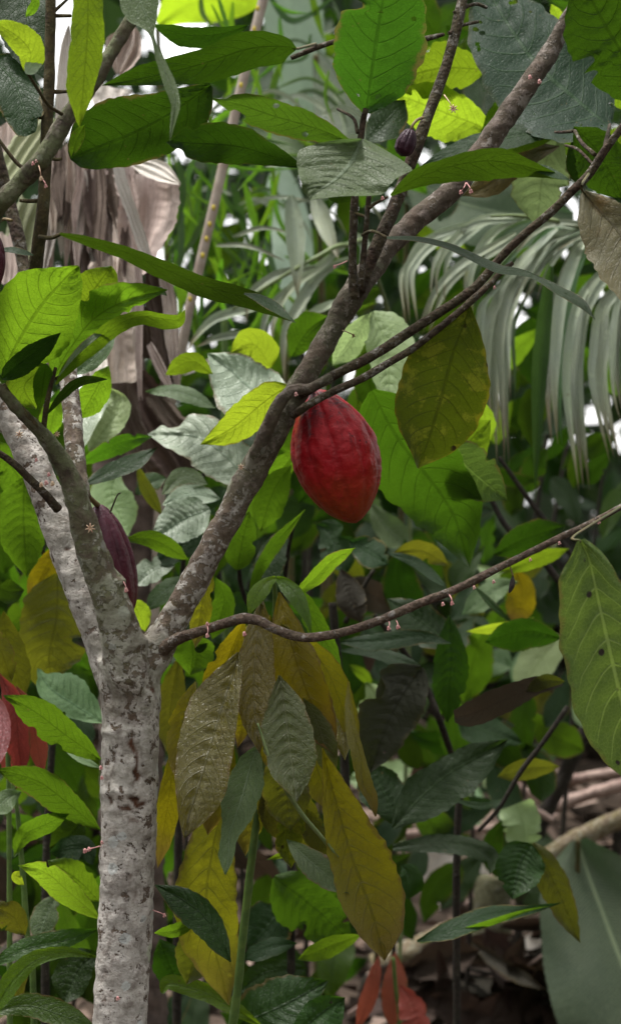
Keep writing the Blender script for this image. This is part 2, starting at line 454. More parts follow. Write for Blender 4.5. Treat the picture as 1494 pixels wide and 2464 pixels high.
M['ty'] = leafmat('banana_yellowing', (.3, .32, .19), (.3, .34, .16), .35, .5, (.22, .26, .13), .5, mode='parallel', mot=(.32, .3, .2), spec=.3)
M['pa'] = leafmat('palm_leaflet_silver', (.34, .38, .25), (.2, .26, .16), .25, .33, (.17, .22, .15), .5, mode='parallel', mot=(.3, .34, .3), motk=.6, tip=(.2, .15, .07), spec=.45, patch=(.3, .33, .12), patchlo=.64)
M['pg'] = leafmat('palm_leaflet_green', (.04, .09, .03), (.1, .2, .03), .35, .38, (.03, .07, .02), .5, mode='parallel', spec=.5)
M['gg'] = leafmat('grass_blade', (.05, .13, .015), (.2, .42, .02), .5, .42, (.035, .09, .01), .4, mode='parallel')
M['bn'] = leafmat('banana_blade', (.036, .056, .038), (.08, .15, .06), .3, .4, (.34, .42, .24), .7, mode='banana', motk=.7, mot=(.075, .1, .06), vtk=1.2, spec=.2)
M['bp'] = leafmat('banana_blade_pale', (.3, .38, .28), (.3, .42, .28), .35, .45, (.34, .42, .34), .5, mode='banana', mot=(.22, .3, .25), spec=.4)
M['by'] = leafmat('banana_blade_lime', (.1, .2, .012), (.38, .6, .02), .55, .4, (.13, .24, .03), .5, mode='banana')

M['bark'] = barkmat('cacao_bark', (.075, .05, .036), (.22, .17, .13), (.57, .525, .49), attr=True)
M['bk2'] = barkmat('branch_bark', (.022, .014, .011), (.07, .042, .03), (.24, .21, .2), (.09, .1, .04), lich=.3, scale=1.7, rings=1.2)
M['bk4'] = barkmat('crooked_branch_bark', (.05, .032, .026), (.15, .1, .08), (.34, .3, .29), (.1, .1, .05), lich=.35, scale=1.7, rings=1.2)
M['bk3'] = barkmat('shoot_bark', (.028, .02, .011), (.075, .05, .023), (.25, .23, .18), (.09, .1, .035), lich=.12, scale=1.7)
M['bkg'] = barkmat('green_branch_bark', (.06, .055, .03), (.16, .15, .09), (.3, .3, .24), (.11, .12, .05), lich=.25, scale=1.7)
M['bkd'] = barkmat('dark_twig_bark', (.012, .009, .008), (.035, .025, .02), (.1, .09, .08), (.03, .035, .015), lich=.05, scale=2.)
M['log'] = barkmat('fallen_branch_bark', (.12, .085, .06), (.3, .24, .18), (.5, .46, .42), (.35, .33, .08), lich=.45, scale=1.3)
M['dry'] = plain('dry_wood', (.36, .26, .22), (.2, .13, .11), .8, 40., .5)
M['stem'] = plain('green_stem', (.1, .16, .035), (.06, .11, .025), .5, 50.)
M['pet'] = plain('petiole', (.1, .075, .03), (.06, .07, .02), .6, 50.)
M['petg'] = plain('petiole_green', (.16, .2, .08), (.1, .14, .05), .5, 50.)
M['cane'] = plain('cane_tan', (.36, .3, .25), (.27, .21, .17), .6, 30.)
M['node'] = plain('cane_lichen', (.5, .4, .05), (.4, .3, .04), .8, 80.)
M['bud'] = plain('flower_bud_pink', (.5, .2, .2), (.55, .33, .3), .5, 200.)
M['flw'] = plain('flower_cream', (.55, .42, .28), (.45, .25, .18), .6, 300.)
M['pedun'] = plain('peduncle', (.1, .07, .03), (.16, .11, .04), .6, 80.)
M['red'] = podmat('ripe_pod_skin', (.28, .003, .008), (.25, .04, .008), (.12, .004, .008), (.02, .006, .008), .46, .9)
M['mar'] = podmat('maroon_pod_skin', (.06, .009, .02), (.09, .018, .02), (.035, .006, .012), (.02, .005, .008), .42, .5)
M['pur'] = podmat('purple_pod_skin', (.028, .007, .016), (.035, .008, .016), (.01, .003, .007), (.006, .003, .004), .45, .3)
M['char'] = plain('withered_pod', (.015, .012, .012), (.035, .025, .022), .6, 120.)
M['stalkb'] = plain('dead_stalk', (.12, .085, .07), (.05, .035, .03), .85, 25., .6)
M['soil'] = plain('soil', (.055, .04, .03), (.03, .022, .017), .95, 6., .6, .1)

# ------------------------------------------------------------------ leaf, tube placing
seedn = [0]
def A(own, mat, p, w=20, Y=4.0, s=-.6, t=0., name='leaf', label=None, pet=None, petr=3.2, petm='pet', **kw):
    """one leaf as a part of its plant; pet = places of the leaf stalk from the leaf's base to where it grows"""
    seedn[0] += 1
    rr = np.random.default_rng(seedn[0] + 5000)
    if name == 'leaf':
        big = (w if np.isscalar(w) else max(w)) if len(p[0]) < 4 else 0
        kw.setdefault('drp', rr.uniform(-.1, .45)); kw.setdefault('tw', rr.uniform(-.5, .5))
        if big > 24 and 'bite' not in kw and rr.random() < .4:
            kw['bite'] = [(rr.uniform(.25, .92), rr.choice([-1, 1]), rr.uniform(.018, .05), rr.uniform(.15, .5)) for _ in range(int(rr.integers(1, 4)))]
    V, F, uv, S = leaf_arrays(p, w, Y, s, t, seed=seedn[0], **kw)
    mats = [M[mat]]
    midx = [0] * len(F)
    if pet:
        b = V.reshape(len(S), -1, 3)[0].mean(axis=0)
        pts = [(p[0][0], p[0][1], petr, b[1])] + [(q[0], q[1], petr * (1 + .15 * i), q[2] if len(q) > 2 else Y) for i, q in enumerate(pet)]
        if len(p) > 1:
            d = np.array(p[1][:2]) - np.array(p[0][:2]); d = d / np.linalg.norm(d) * 6
            pts = [(p[0][0] + d[0], p[0][1] + d[1], petr * .8, b[1])] + pts
        tv, tf = tube_arrays(pts, seg=6, step=8)
    V = V - off(own)
    o = link(name, mesh_from(name, V, F, uv, midx=midx), own, label=label, mats=mats)
    if pet: link('petiole', mesh_from('petiole', tv - off(own), tf), o, mats=[M[petm]])
    return o

def TB(own, name, mat, P, Y=None, seg=12, step=9, rough=.12, label=None, rings=0.):
    seedn[0] += 1
    V, F = tube_arrays(P, Y, seg, step, rough, True, seedn[0], rings)
    return link(name, mesh_from(name, V - off(own), F), own, label=label, mats=[M[mat]])

def ball_arrays(c, r, seg=10, squash=(1, 1, 1)):
    V, F = [], []
    n = seg // 2 + 1
    for i in range(n + 1):
        ph = math.pi * i / n
        for k in range(seg):
            th = 2 * math.pi * k / seg
            V.append((c[0] + r * squash[0] * math.sin(ph) * math.cos(th), c[1] + r * squash[1] * math.sin(ph) * math.sin(th), c[2] + r * squash[2] * math.cos(ph)))
    for i in range(n):
        for k in range(seg):
            k2 = (k + 1) % seg
            F.append((i * seg + k, (i + 1) * seg + k, (i + 1) * seg + k2, i * seg + k2))
    return np.array(V), F

def join(arrs):
    V, F, n = [], [], 0
    for v, f in arrs:
        V.append(v); F += [tuple(i + n for i in g) for g in f]; n += len(v)
    return np.vstack(V), F

def base(x, Y, z=0.):
    return ((x - 747) * px(Y), Y, z)

# ------------------------------------------------------------------ ground
def ground_h(x, y):
    h = .02 * math.sin(x * 2.1 + y) + .03 * mnoise.noise(Vector((x * 1.3, y * 1.3, 0)))
    if y > 6: h += .2 * min(y - 6, 7) + .05 * mnoise.noise(Vector((x * .6, y * .6, 3)))
    return h
def build_ground():
    xs = np.concatenate([np.linspace(-60, -6, 12), np.linspace(-5, 5, 50), np.linspace(6, 60, 12)])
    ys = np.concatenate([np.linspace(-60, -2, 12), np.linspace(-1, 14, 70), np.linspace(15, 60, 14)])
    V = [(x, y, ground_h(x, y)) for y in ys for x in xs]
    n = len(xs)
    F = [(j * n + i, j * n + i + 1, (j + 1) * n + i + 1, (j + 1) * n + i) for j in range(len(ys) - 1) for i in range(n - 1)]
    link('ground', mesh_from('ground', V, F), kind='structure', label='dark forest soil sloping up under the leaf litter', cat='ground', mats=[M['soil']])
build_ground()

# ------------------------------------------------------------------ the things
tree = thing('cacao_tree', 'pale mottled cacao tree forking into limbs, with the red pod on its right limb', 'tree', base(285, 4.0))
FIN = {}

# trunk and main limbs fused into one surface
SK = []   # (polyline rows x, y, r, Y, lichen, moss)
SK.append([(280, 3640, 74, 4.0, 1, .05), (283, 2900, 68, 4.0, 1, .05), (289, 2480, 67, 4.0, 1, .05), (303, 2200, 66, 4.0, 1, .05), (311, 1950, 68, 4.0, .95, .1), (315, 1750, 70, 4.0, .95, .15), (313, 1650, 74, 4.0, .9, .25), (300, 1575, 70, 4.0, .85, .25)])
SK.append([(300, 1720, 34, 4.01, 1, .1), (285, 1640, 50, 4.01, 1, .1), (252, 1560, 46, 4.02, 1, .1), (205, 1430, 45, 4.03, 1, .1), (150, 1290, 43, 4.05, 1, .1), (92, 1140, 38, 4.07, 1, .1), (40, 1040, 35, 4.09, .9, .1), (-25, 940, 33, 4.1, .8, .1), (-75, 780, 28, 4.0, .5, .3), (-60, 620, 25, 3.85, .3, .5), (0, 497, 23, 3.72, .2, .6), (60, 428, 23, 3.7, .2, .6), (110, 370, 22, 3.68, .2, .55), (165, 280, 21, 3.68, .2, .5), (225, 200, 20, 3.68, .15, .5), (272, 120, 19, 3.68, .15, .5), (322, 40, 18, 3.68, .15, .5), (380, -50, 16, 3.68, .15, .5)])
SK.append([(312, 1720, 36, 3.99, .9, .2), (306, 1600, 56, 3.97, .7, .4), (268, 1450, 44, 3.95, .5, .5), (219, 1320, 38, 3.94, .45, .55), (187, 1200, 30, 3.93, .4, .6), (152, 1120, 25, 3.92, .3, .5), (112, 1055, 19, 3.9, .2, .5), (60, 1000, 16, 3.88, .15, .5), (0, 935, 14, 3.86, .15, .5), (-60, 880, 12, 3.84, .1, .5)])
SK.append([(196, 1200, 26, 3.97, .6, .2), (183, 1100, 23, 4.0, .6, .15), (172, 990, 23, 4.04, .6, .1), (164, 890, 23, 4.08, .6, .1), (150, 800, 22, 4.12, .5, .1)])
SK.append([(318, 1720, 36, 4.0, .9, .2), (330, 1630, 52, 4.0, .7, .3), (370, 1570, 48, 4.0, .6, .35), (410, 1505, 38, 4.0, .6, .2), (475, 1386, 35, 4.0, .58, .1), (543, 1258, 33, 4.0, .52, .1), (588, 1172, 35, 4.0, .42, .15), (636, 1085, 33, 4.0, .35, .15), (680, 1005, 31, 4.0, .35, .2), (718, 935, 29, 4.01, .25, .2), (757, 865, 28, 4.02, .25, .2), (805, 785, 29, 4.03, .25, .15), (850, 705, 32, 4.04, .25, .1), (890, 650, 30, 4.06, .3, .1), (935, 592, 27, 4.08, .35, .05), (1000, 530, 27, 4.1, .35, .05), (1067, 475, 28, 4.12, .35, .05), (1125, 410, 29, 4.14, .35, .05), (1190, 320, 28, 4.16, .35, .05), (1280, 190, 25, 4.18, .3, .05), (1340, 95, 22, 4.2, .3, .05), (1420, -50, 20, 4.2, .3, .05)])
SK.append([(588, 1165, 10, 4.0, .3, .2), (606, 1115, 16, 3.985, .3, .2), (628, 1065, 18, 3.97, .25, .2), (662, 990, 17, 3.96, .2, .2), (700, 940, 16, 3.96, .2, .2), (745, 935, 14, 3.96, .15, .2), (800, 908, 13, 3.96, .15, .1)])
def build_trunk():
    arrs, samp = [], []
    for i, rows in enumerate(SK):
        P = np.array(rows, float)
        L = np.sum(np.linalg.norm(np.diff(P[:, :2], axis=0), axis=1))
        S = spline(P, int(L / 12))
        C = np.array([at(a[0], a[1], a[3]) for a in S])
        R = S[:, 2] * np.array([px(a) for a in S[:, 3]])
        arrs.append(tube_world(C, R, 20, .0, True, i))
        samp += [(c, a[4], a[5]) for c, a in zip(C, S)]
    V, F = join(arrs)
    me = mesh_from('trunk_raw', V, F)
    ob = bpy.data.objects.new('trunk_raw', me)
    COL.objects.link(ob)
    md = ob.modifiers.new('r', 'REMESH'); md.mode = 'VOXEL'; md.voxel_size = .0034
    sm = ob.modifiers.new('s', 'SMOOTH'); sm.factor = .5; sm.iterations = 7
    dg = bpy.context.evaluated_depsgraph_get()
    m2 = bpy.data.meshes.new_from_object(ob.evaluated_get(dg))
    bpy.data.objects.remove(ob)
    n = len(m2.vertices)
    co = np.zeros(n * 3, np.float32); m2.vertices.foreach_get('co', co); co = co.reshape(-1, 3).astype(float)
    no = np.zeros(n * 3, np.float32); m2.vertices.foreach_get('normal', no); no = no.reshape(-1, 3)
    SP = np.array([s[0] for s in samp]); LI = np.array([s[1] for s in samp]); MO = np.array([s[2] for s in samp])
    li = np.zeros(n); mo = np.zeros(n)
    for a in range(0, n, 4000):
        d = ((co[a:a + 4000, None, :] - SP[None]) ** 2).sum(-1)
        w = 1 / (d + 4e-4) ** 2
        w /= w.sum(1)[:, None]
        li[a:a + 4000] = w @ LI; mo[a:a + 4000] = w @ MO
    IX = 747 + co[:, 0] / px(1) / co[:, 1]; IY = 1232 - (co[:, 2] - CAMZ) / px(1) / co[:, 1]
    front = no[:, 1] < .3
    wx = np.array([mnoise.noise(Vector(c) * 60) for c in co]); wz = np.array([mnoise.noise(Vector(c) * 60 + Vector((9, 4, 2))) for c in co])
    IX = IX + 14 * wx; IY = IY + 14 * wz
    scar = np.zeros(n); disp = np.zeros(n)
    def blob(cx, cy, rx, ry, k, d):
        g = np.exp(-(((IX - cx) / rx) ** 2 + ((IY - cy) / ry) ** 2)) * front
        np.maximum(scar, np.minimum(g * k * 1.6, 1), out=scar)
        disp[:] += g * d * px(4)
    for b in ((320, 1795, 6, 20, .75, -6), (327, 1850, 5, 34, .85, -7), (326, 1928, 20, 9, .95, -9), (266, 1924, 6, 8, .35, -4), (312, 1948, 26, 6, .55, -5),
              (318, 1975, 26, 16, .35, 0), (322, 2160, 22, 18, .3, 0), (318, 2110, 14, 22, .3, 0), (165, 1322, 12, 7, .6, -4), (300, 1640, 24, 7, 0, 4), (285, 1908, 30, 14, 0, 9),
              (345, 1668, 22, 40, 0, 5), (262, 1760, 30, 8, 0, 5), (290, 1400, 20, 14, 0, 10), (300, 1412, 9, 7, .6, -3), (478, 1380, 14, 20, 0, 3), (362, 1655, 6, 12, .5, -4), (236, 1330, 16, 18, 0, 8), (212, 1255, 13, 14, 0, 7), (262, 1440, 16, 22, 0, 7), (305, 1480, 16, 22, 0, 8), (190, 1180, 12, 12, 0, 6), (350, 1545, 26, 16, 0, 7), (330, 1600, 14, 20, 0, -7), (515, 1300, 14, 14, 0, 5), (545, 1230, 10, 16, 0, 5)):
        blob(*b)
    for i in range(n):
        v = Vector(co[i])
        disp[i] += .0026 * mnoise.noise(v * 30) + .0011 * mnoise.noise(v * 85) + .0009 * mnoise.noise(Vector((v.x * 25, v.y * 25, v.z * 110)))
    sp_ = np.array([mnoise.noise(Vector(c) * 120) for c in co]) if n < 200000 else 0
    scar = np.clip((scar * (1 + .7 * sp_) - .3) * 2.4, 0, 1)
    co2 = co + no * disp[:, None] - np.array(tree.location)
    m2.vertices.foreach_set('co', co2.astype(np.float32).ravel())
    for nm, arr in (('lichen', li), ('moss', mo), ('scar', scar)):
        at_ = m2.attributes.new(nm, 'FLOAT', 'POINT'); at_.data.foreach_set('value', arr.astype(np.float32))
    m2.polygons.foreach_set('use_smooth', [True] * len(m2.polygons))
    m2.update()
    m2.name = 'trunk'
    link('trunk', m2, tree, mats=[M['bark']])
build_trunk()

# thinner branches
TB(tree, 'branch', 'bk2', [(862, 700, 17.4, 4.02), (885, 640, 17.4, 4.02), (920, 560, 16.5, 4.02), (957, 475, 15.7, 4.03), (1012, 325, 14.8, 4.04), (1067, 175, 13.1, 4.06), (1092, 90, 13.1, 4.07), (1112, 0, 12.2, 4.08), (1130, -70, 11.3, 4.1)], label='dark upright branch carrying the small purple pod')
TB(tree, 'branch', 'bk2', [(852, 720, 13.1, 3.99), (848, 616, 10.4, 3.98), (852, 500, 9.6, 3.97), (860, 400, 8.7, 3.96), (872, 300, 7.8, 3.95), (880, 262, 7.0, 3.94)])
TB(tree, 'branch', 'bk2', [(868, 690, 7.8, 3.98), (876, 600, 7.0, 3.97), (882, 530, 6.5, 3.96), (888, 468, 6.1, 3.95), (893, 430, 5.2, 3.95)], rings=.1)
TB(tree, 'branch', 'bk2', [(720, 950, 13.1, 4.0), (757, 929, 12.2, 3.97), (820, 894, 12.2, 3.96), (897, 855, 12.2, 3.96), (1027, 771, 11.7, 3.96), (1117, 711, 11.3, 3.96), (1160, 672, 10.9, 3.96), (1207, 616, 10.4, 3.96), (1265, 560, 10.4, 3.95), (1322, 513, 10.4, 3.94), (1375, 460, 10.4, 3.93), (1417, 418, 10.4, 3.92), (1455, 360, 9.6, 3.91), (1494, 308, 8.7, 3.9), (1550, 230, 7.8, 3.9)], label='long thin branch rising to the right from beside the red pod')
TB(tree, 'branch', 'bk2', [(706, 1000, 8.7, 3.97), (722, 988, 9.6, 3.955), (747, 971, 9.6, 3.945), (810, 938, 9.6, 3.94), (872, 910, 9.6, 3.94), (935, 873, 9.1, 3.94), (997, 836, 8.7, 3.94), (1060, 786, 8.7, 3.94), (1117, 739, 8.3, 3.945), (1160, 700, 7.8, 3.95), (1200, 660, 7.4, 3.955), (1232, 632, 6.1, 3.96)])
TB(tree, 'branch', 'bk4', [(360, 1590, 21.3, 4.0), (395, 1560, 17.2, 3.98), (430, 1536, 13.9, 3.96), (500, 1513, 12.3, 3.93), (560, 1494, 12.3, 3.9), (590, 1488, 13.1, 3.89), (625, 1494, 12.3, 3.88), (650, 1508, 11.5, 3.87), (700, 1528, 11.5, 3.86), (747, 1534, 11.5, 3.85), (822, 1522, 10.7, 3.84), (912, 1493, 10.7, 3.83), (1007, 1453, 10.7, 3.82), (1097, 1418, 10.2, 3.81), (1172, 1380, 9.8, 3.8), (1247, 1343, 9.0, 3.8), (1347, 1293, 8.2, 3.8), (1422, 1258, 7.8, 3.8), (1500, 1216, 7.4, 3.8)], label='crooked thin branch crossing in front of the hanging olive leaves', rings=.08)
TB(tree, 'branch', 'bk2', [(140, 1225, 12.2, 3.9), (112, 1192, 10.4, 3.88), (70, 1150, 9.6, 3.87), (30, 1112, 8.7, 3.86), (-30, 1072, 7.8, 3.85)])
TB(tree, 'branch', 'bk3', [(60, 780, 20, 4.0), (80, 690, 19, 3.95), (93, 590, 17, 3.92), (105, 490, 15.5, 3.9), (112, 350, 15, 3.9), (119, 200, 14, 3.9), (122, 80, 13, 3.9), (124, -50, 13, 3.9)], label='brown upright shoot at the left edge')
TB(tree, 'branch', 'bk3', [(104, 1050, 8, 3.9), (112, 980, 6.5, 3.88), (124, 925, 5.5, 3.87), (135, 885, 4.5, 3.86)])
TB(tree, 'branch', 'bk3', [(122, 1070, 11, 3.9), (75, 1010, 9, 3.88), (30, 960, 8, 3.87), (8, 925, 7, 3.86)])
for pts in ([(122, 38, 6, 3.9), (140, 38, 5, 3.9), (170, 38, 4.5, 3.88)], [(122, 36, 5, 3.9), (148, 12, 4, 3.9), (170, -8, 3.5, 3.9)], [(118, 220, 6, 3.9), (140, 221, 5, 3.9), (162, 220, 4, 3.88)], [(108, 283, 5, 3.9), (85, 283, 4, 3.9), (70, 282, 3.5, 3.9)], [(100, 482, 6, 3.9), (70, 484, 5, 3.9), (48, 482, 4, 3.9)], [(96, 570, 6, 3.9), (125, 572, 5, 3.88), (150, 562, 4, 3.86)], [(120, 380, 5, 3.9), (140, 384, 4.5, 3.9), (150, 380, 4, 3.9)], [(65, 412, 5, 3.7), (35, 385, 4.5, 3.7), (-5, 332, 4, 3.7)], [(150, 275, 5, 3.66), (120, 255, 4.5, 3.64), (95, 220, 4, 3.62), (66, 172, 3.6, 3.6)], [(872, 566, 4, 3.96), (895, 556, 4, 3.93), (932, 572, 3.5, 3.9)], [(888, 500, 4.5, 3.95), (905, 488, 4, 3.95), (932, 474, 3.4, 3.93)], [(850, 510, 3.5, 3.97), (868, 518, 4, 3.96), (882, 520, 4, 3.96)]):
    TB(tree, 'twig', 'bk3', pts, seg=8, step=5)
for pts in ([(1080, 80, 5, 4.06), (1110, 62, 4.5, 4.08), (1150, 52, 4, 4.1)], [(1092, 30, 5, 4.07), (1140, 10, 4.5, 4.1), (1170, 18, 4, 4.12)], [(1066, 83, 4.5, 4.06), (1030, 92, 7, 4.1), (1000, 98, 6, 4.12)], [(700, 140, 6, 4.15), (760, 115, 7, 4.15), (830, 92, 6, 4.15)], [(1430, 372, 6, 3.92), (1400, 345, 5, 3.95), (1382, 315, 4.5, 4.)], [(1380, 315, 4.5, 4.), (1355, 318, 4, 4.02), (1335, 318, 3.5, 4.04)], [(1425, 395, 4, 3.92), (1390, 360, 4, 3.95), (1360, 350, 3.5, 4.)], [(860, 320, 4.5, 3.95), (850, 285, 4, 3.97), (812, 262, 3.5, 4.0)], [(1455, 355, 7, 3.91), (1462, 320, 5, 4.0), (1466, 300, 4, 4.1)], [(265, 1235, 2.5, 3.9), (275, 1210, 2.2, 3.9), (284, 1190, 2, 3.9), (291, 1187, 2, 3.9)]):
    TB(tree, 'twig', 'bk2', pts, seg=8, step=5)

# ---- leaves of the tree, upper half
A(tree, 'dh', [(880, 272), (905, 100), (925, -40), (935, -190)], (118, 100), 3.88, -.9, pr='ov', rip=.7)
A(tree, 'gh', [(1466, 306), (1377, 232), (1287, 150), (1210, 40), (1150, -70)], (118, 140), 4.42, .8, pr='ov', rip=1.5, nvein=10, fold=.1)
A(tree, 'dk', [(1600, 260), (1490, 120), (1390, -60)], 112, 4.0, -.8, rip=1.3)
A(tree, 'br', [(1175, 168), (1050, 166), (930, 205)], (66, 68), 4.5, -.9)
A(tree, 'lm', [(1190, 318), (1060, 268), (940, 222)], (62, 68), 4.55, -.9)
A(tree, 'md', [(1340, 300), (1250, 262), (1155, 318)], (40, 45), 4.5, -.7)
A(tree, 'gr', [(1340, 316), (1250, 326), (1120, 358), (995, 412)], (30, 26), 4.28, 1.3, rip=1.6, pr='ov')
A(tree, 'md', [(1345, 322), (1270, 345), (1180, 375)], (16, 18), 4.34, -1.3)
A(tree, 'dk', [(940, 470, 3, 3), (1000, 432, 20, 22), (1080, 402, 38, 24), (1160, 388, 46, 30), (1220, 392, 38, 30), (1290, 408, 20, 15), (1372, 434, 0, 0)], 0, 3.72, -1.2, rip=.5)
A(tree, 'gr', [(1262, 400, 2, 2), (1300, 405, 12, 10), (1340, 420, 10, 8), (1374, 435, 0, 0)], 0, 3.715, 1.2, rip=.4)
A(tree, 'gp', [(870, 334, 6, 10), (866, 344, 50, 46), (858, 362, 98, 100), (848, 384, 128, 143), (832, 406, 120, 126), (808, 430, 92, 128), (782, 448, 58, 128), (760, 462, 34, 62), (744, 482, 0, 0)], 0, 3.66, 1.0, rip=1.1, fold=.05, wav=.02, nvein=9, sd=(-1, -.17))
A(tree, 'dk', [(738, 405), (640, 372), (560, 352), (400, 342)], (56, 46), 3.9, -.9, rip=.5, pr='ob', pet=[(850, 430, 3.97)])
A(tree, 'dh', [(850, 345), (760, 310), (660, 280), (585, 255), (508, 236)], (40, 42), 4.0, -1., pr='ell', wav=.06, bite=[(.8, -1, .05, .5), (.93, 1, .05, .6)], rip=.6)
A(tree, 'dk', [(508, 205, 8, 8), (470, 232, 30, 60), (400, 280, 66, 82), (320, 322, 96, 74), (250, 350, 98, 60), (205, 368, 74, 42), (180, 378, 36, 24), (170, 384, 0, 0)], 0, 3.95, -.75, wav=.035, rip=.8)
A(tree, 'md', [(172, 378), (190, 330), (205, 300)], (14, 20), 3.9, -.6)
A(tree, 'dk', [(712, 118, 4, 4), (680, 112, 26, 40), (600, 118, 44, 48), (500, 150, 36, 50), (420, 172, 36, 32), (330, 192, 30, 14), (245, 206, 0, 0)], 0, 3.96, -.8, wav=.03, rip=.5, pet=[(760, 105, 4.15)])
A(tree, 'dk', [(600, 60), (530, 82), (450, 85), (365, 58)], (22, 30), 4.06, -.9, wav=.06, rip=.5)
A(tree, 'br', [(212, -40, 30, 30), (212, 60, 40, 40), (206, 150, 42, 38), (200, 230, 38, 22), (194, 275, 16, 10), (192, 308, 0, 0)], 0, 3.5, -.3, t=.5, rip=.4, nvein=8)
A(tree, 'gp', [(330, -30, 48, 52), (345, 20, 48, 40), (362, 60, 22, 14), (368, 90, 5, 5), (385, 140, 10, 10), (408, 200, 14, 14), (424, 250, 13, 10), (418, 290, 8, 6), (408, 345, 0, 0)], 0, 3.5, .4, rip=.3, label='greyish half withered narrow leaf')
A(tree, 'gr', [(60, -60), (70, 60), (108, 190)], (75, 62), 3.98, .7, pr='ov', rip=.8)
A(tree, 'gr', [(-20, 140), (30, 190), (58, 260), (66, 296), (86, 318)], (60, 52), 3.92, .8, pr='rnd', rip=.8)
A(tree, 'lm', [(62, 172), (75, 130), (45, 90), (-20, 50)], (38, 32), 3.58, -.7, pr='ov')
A(tree, 'sv', [(64, 178), (92, 140), (98, 120)], 18, 3.6, .6, pr='ov', rip=.2)
A(tree, 'br', [(78, -20), (85, 10), (62, 42)], 12, 3.7, -.4)
A(tree, 'dk', [(145, 563, 3, 3), (200, 575, 13, 9), (300, 606, 18, 14), (400, 650, 26, 20), (500, 690, 28, 22), (590, 716, 24, 22), (660, 742, 20, 14), (712, 777, 0, 0)], 0, 3.85, -1.6, rip=.3)
A(tree, 'gr', [(588, 706, 2, 2), (625, 716, 14, 8), (665, 740, 14, 11), (713, 778, 0, 0)], 0, 3.84, 1.4, rip=.3)
A(tree, 'gr', [(-10, 604), (30, 602), (85, 615)], (7, 9), 3.9, 1.2, rip=.3)
A(tree, 'dk', [(860, 470), (820, 468), (775, 452)], (26, 22), 4.0, -.8)
A(tree, 'gr', [(930, 572, 3, 3), (1000, 574, 7, 6), (1080, 592, 9, 7), (1150, 624, 11, 9), (1200, 646, 12, 10), (1250, 655, 9, 9), (1290, 668, 7, 6), (1350, 700, 13, 9), (1400, 728, 14, 8), (1432, 770, 0, 0)], 0, 3.8, 1.5, rip=.3, label='long narrow grey green leaf seen almost edge on')
# left cluster
A(tree, 'br', [(8, 905, 6, 6), (30, 850, 70, 60), (70, 780, 110, 96), (105, 730, 96, 96), (140, 690, 70, 66), (172, 655, 40, 20), (190, 640, 4, 2)], 0, 3.82, -.9, wav=.04, nvein=10)
A(tree, 'br', [(196, 740, 6, 6), (215, 715, 42, 46), (240, 680, 50, 46), (262, 650, 26, 14), (268, 640, 2, 2)], 0, 3.84, -.8, wav=.03)
A(tree, 'br', [(132, 905), (170, 840), (230, 765), (310, 722), (405, 697)], (38, 64), 3.86, -.9, pr='ov', nvein=10)
A(tree, 'gp', [(305, 722, 3, 3), (345, 708, 11, 10), (385, 698, 14, 8), (403, 712, 0, 0)], 0, 3.855, .5, rip=.2)
A(tree, 'br', [(135, 925, 2, 2), (170, 880, 14, 16), (225, 828, 22, 20), (285, 782, 20, 20), (340, 762, 20, 14), (400, 768, 26, 12), (430, 770, 16, 14), (446, 745, 0, 0)], 0, 3.8, -1., rip=.6, pr='ov')
A(tree, 'gp', [(142, 905, 1, 1), (190, 850, 2, 12), (250, 800, 3, 13), (310, 765, 3, 10), (350, 752, 0, 0)], 0, 3.79, .8, rip=.3)
A(tree, 'dk', [(4, 912), (50, 875), (100, 838), (148, 800)], (30, 26), 3.78, -.9, pr='ov')
A(tree, 'br', [(112, 880), (60, 930), (88, 985)], (50, 48), 3.9, -.9, pr='ov')
A(tree, 'br', [(112, 875), (105, 920), (95, 988)], (24, 22), 3.88, -.9, pr='ov')
A(tree, 'dk', [(112, 1000), (150, 955), (195, 920), (262, 912)], (10, 14), 3.82, -1.2, pr='ell')
A(tree, 'gp', [(280, 800), (240, 850), (175, 905)], (30, 22), 4.2, .4)
A(tree, 'ys', [(1130, 738), (1090, 850), (1060, 960), (1030, 1060), (1004, 1128)], (110, 110), 3.98, -.35, t=.2, pr='ell', wav=.03, rip=.6, fold=.05, label='large yellowing leaf with brown spots and ragged edge')
A(tree, 'lm', [(696, 928), (640, 965), (560, 1030), (482, 1070)], (44, 46), 4.12, -.9, pr='ov', wav=.07, nvein=9)

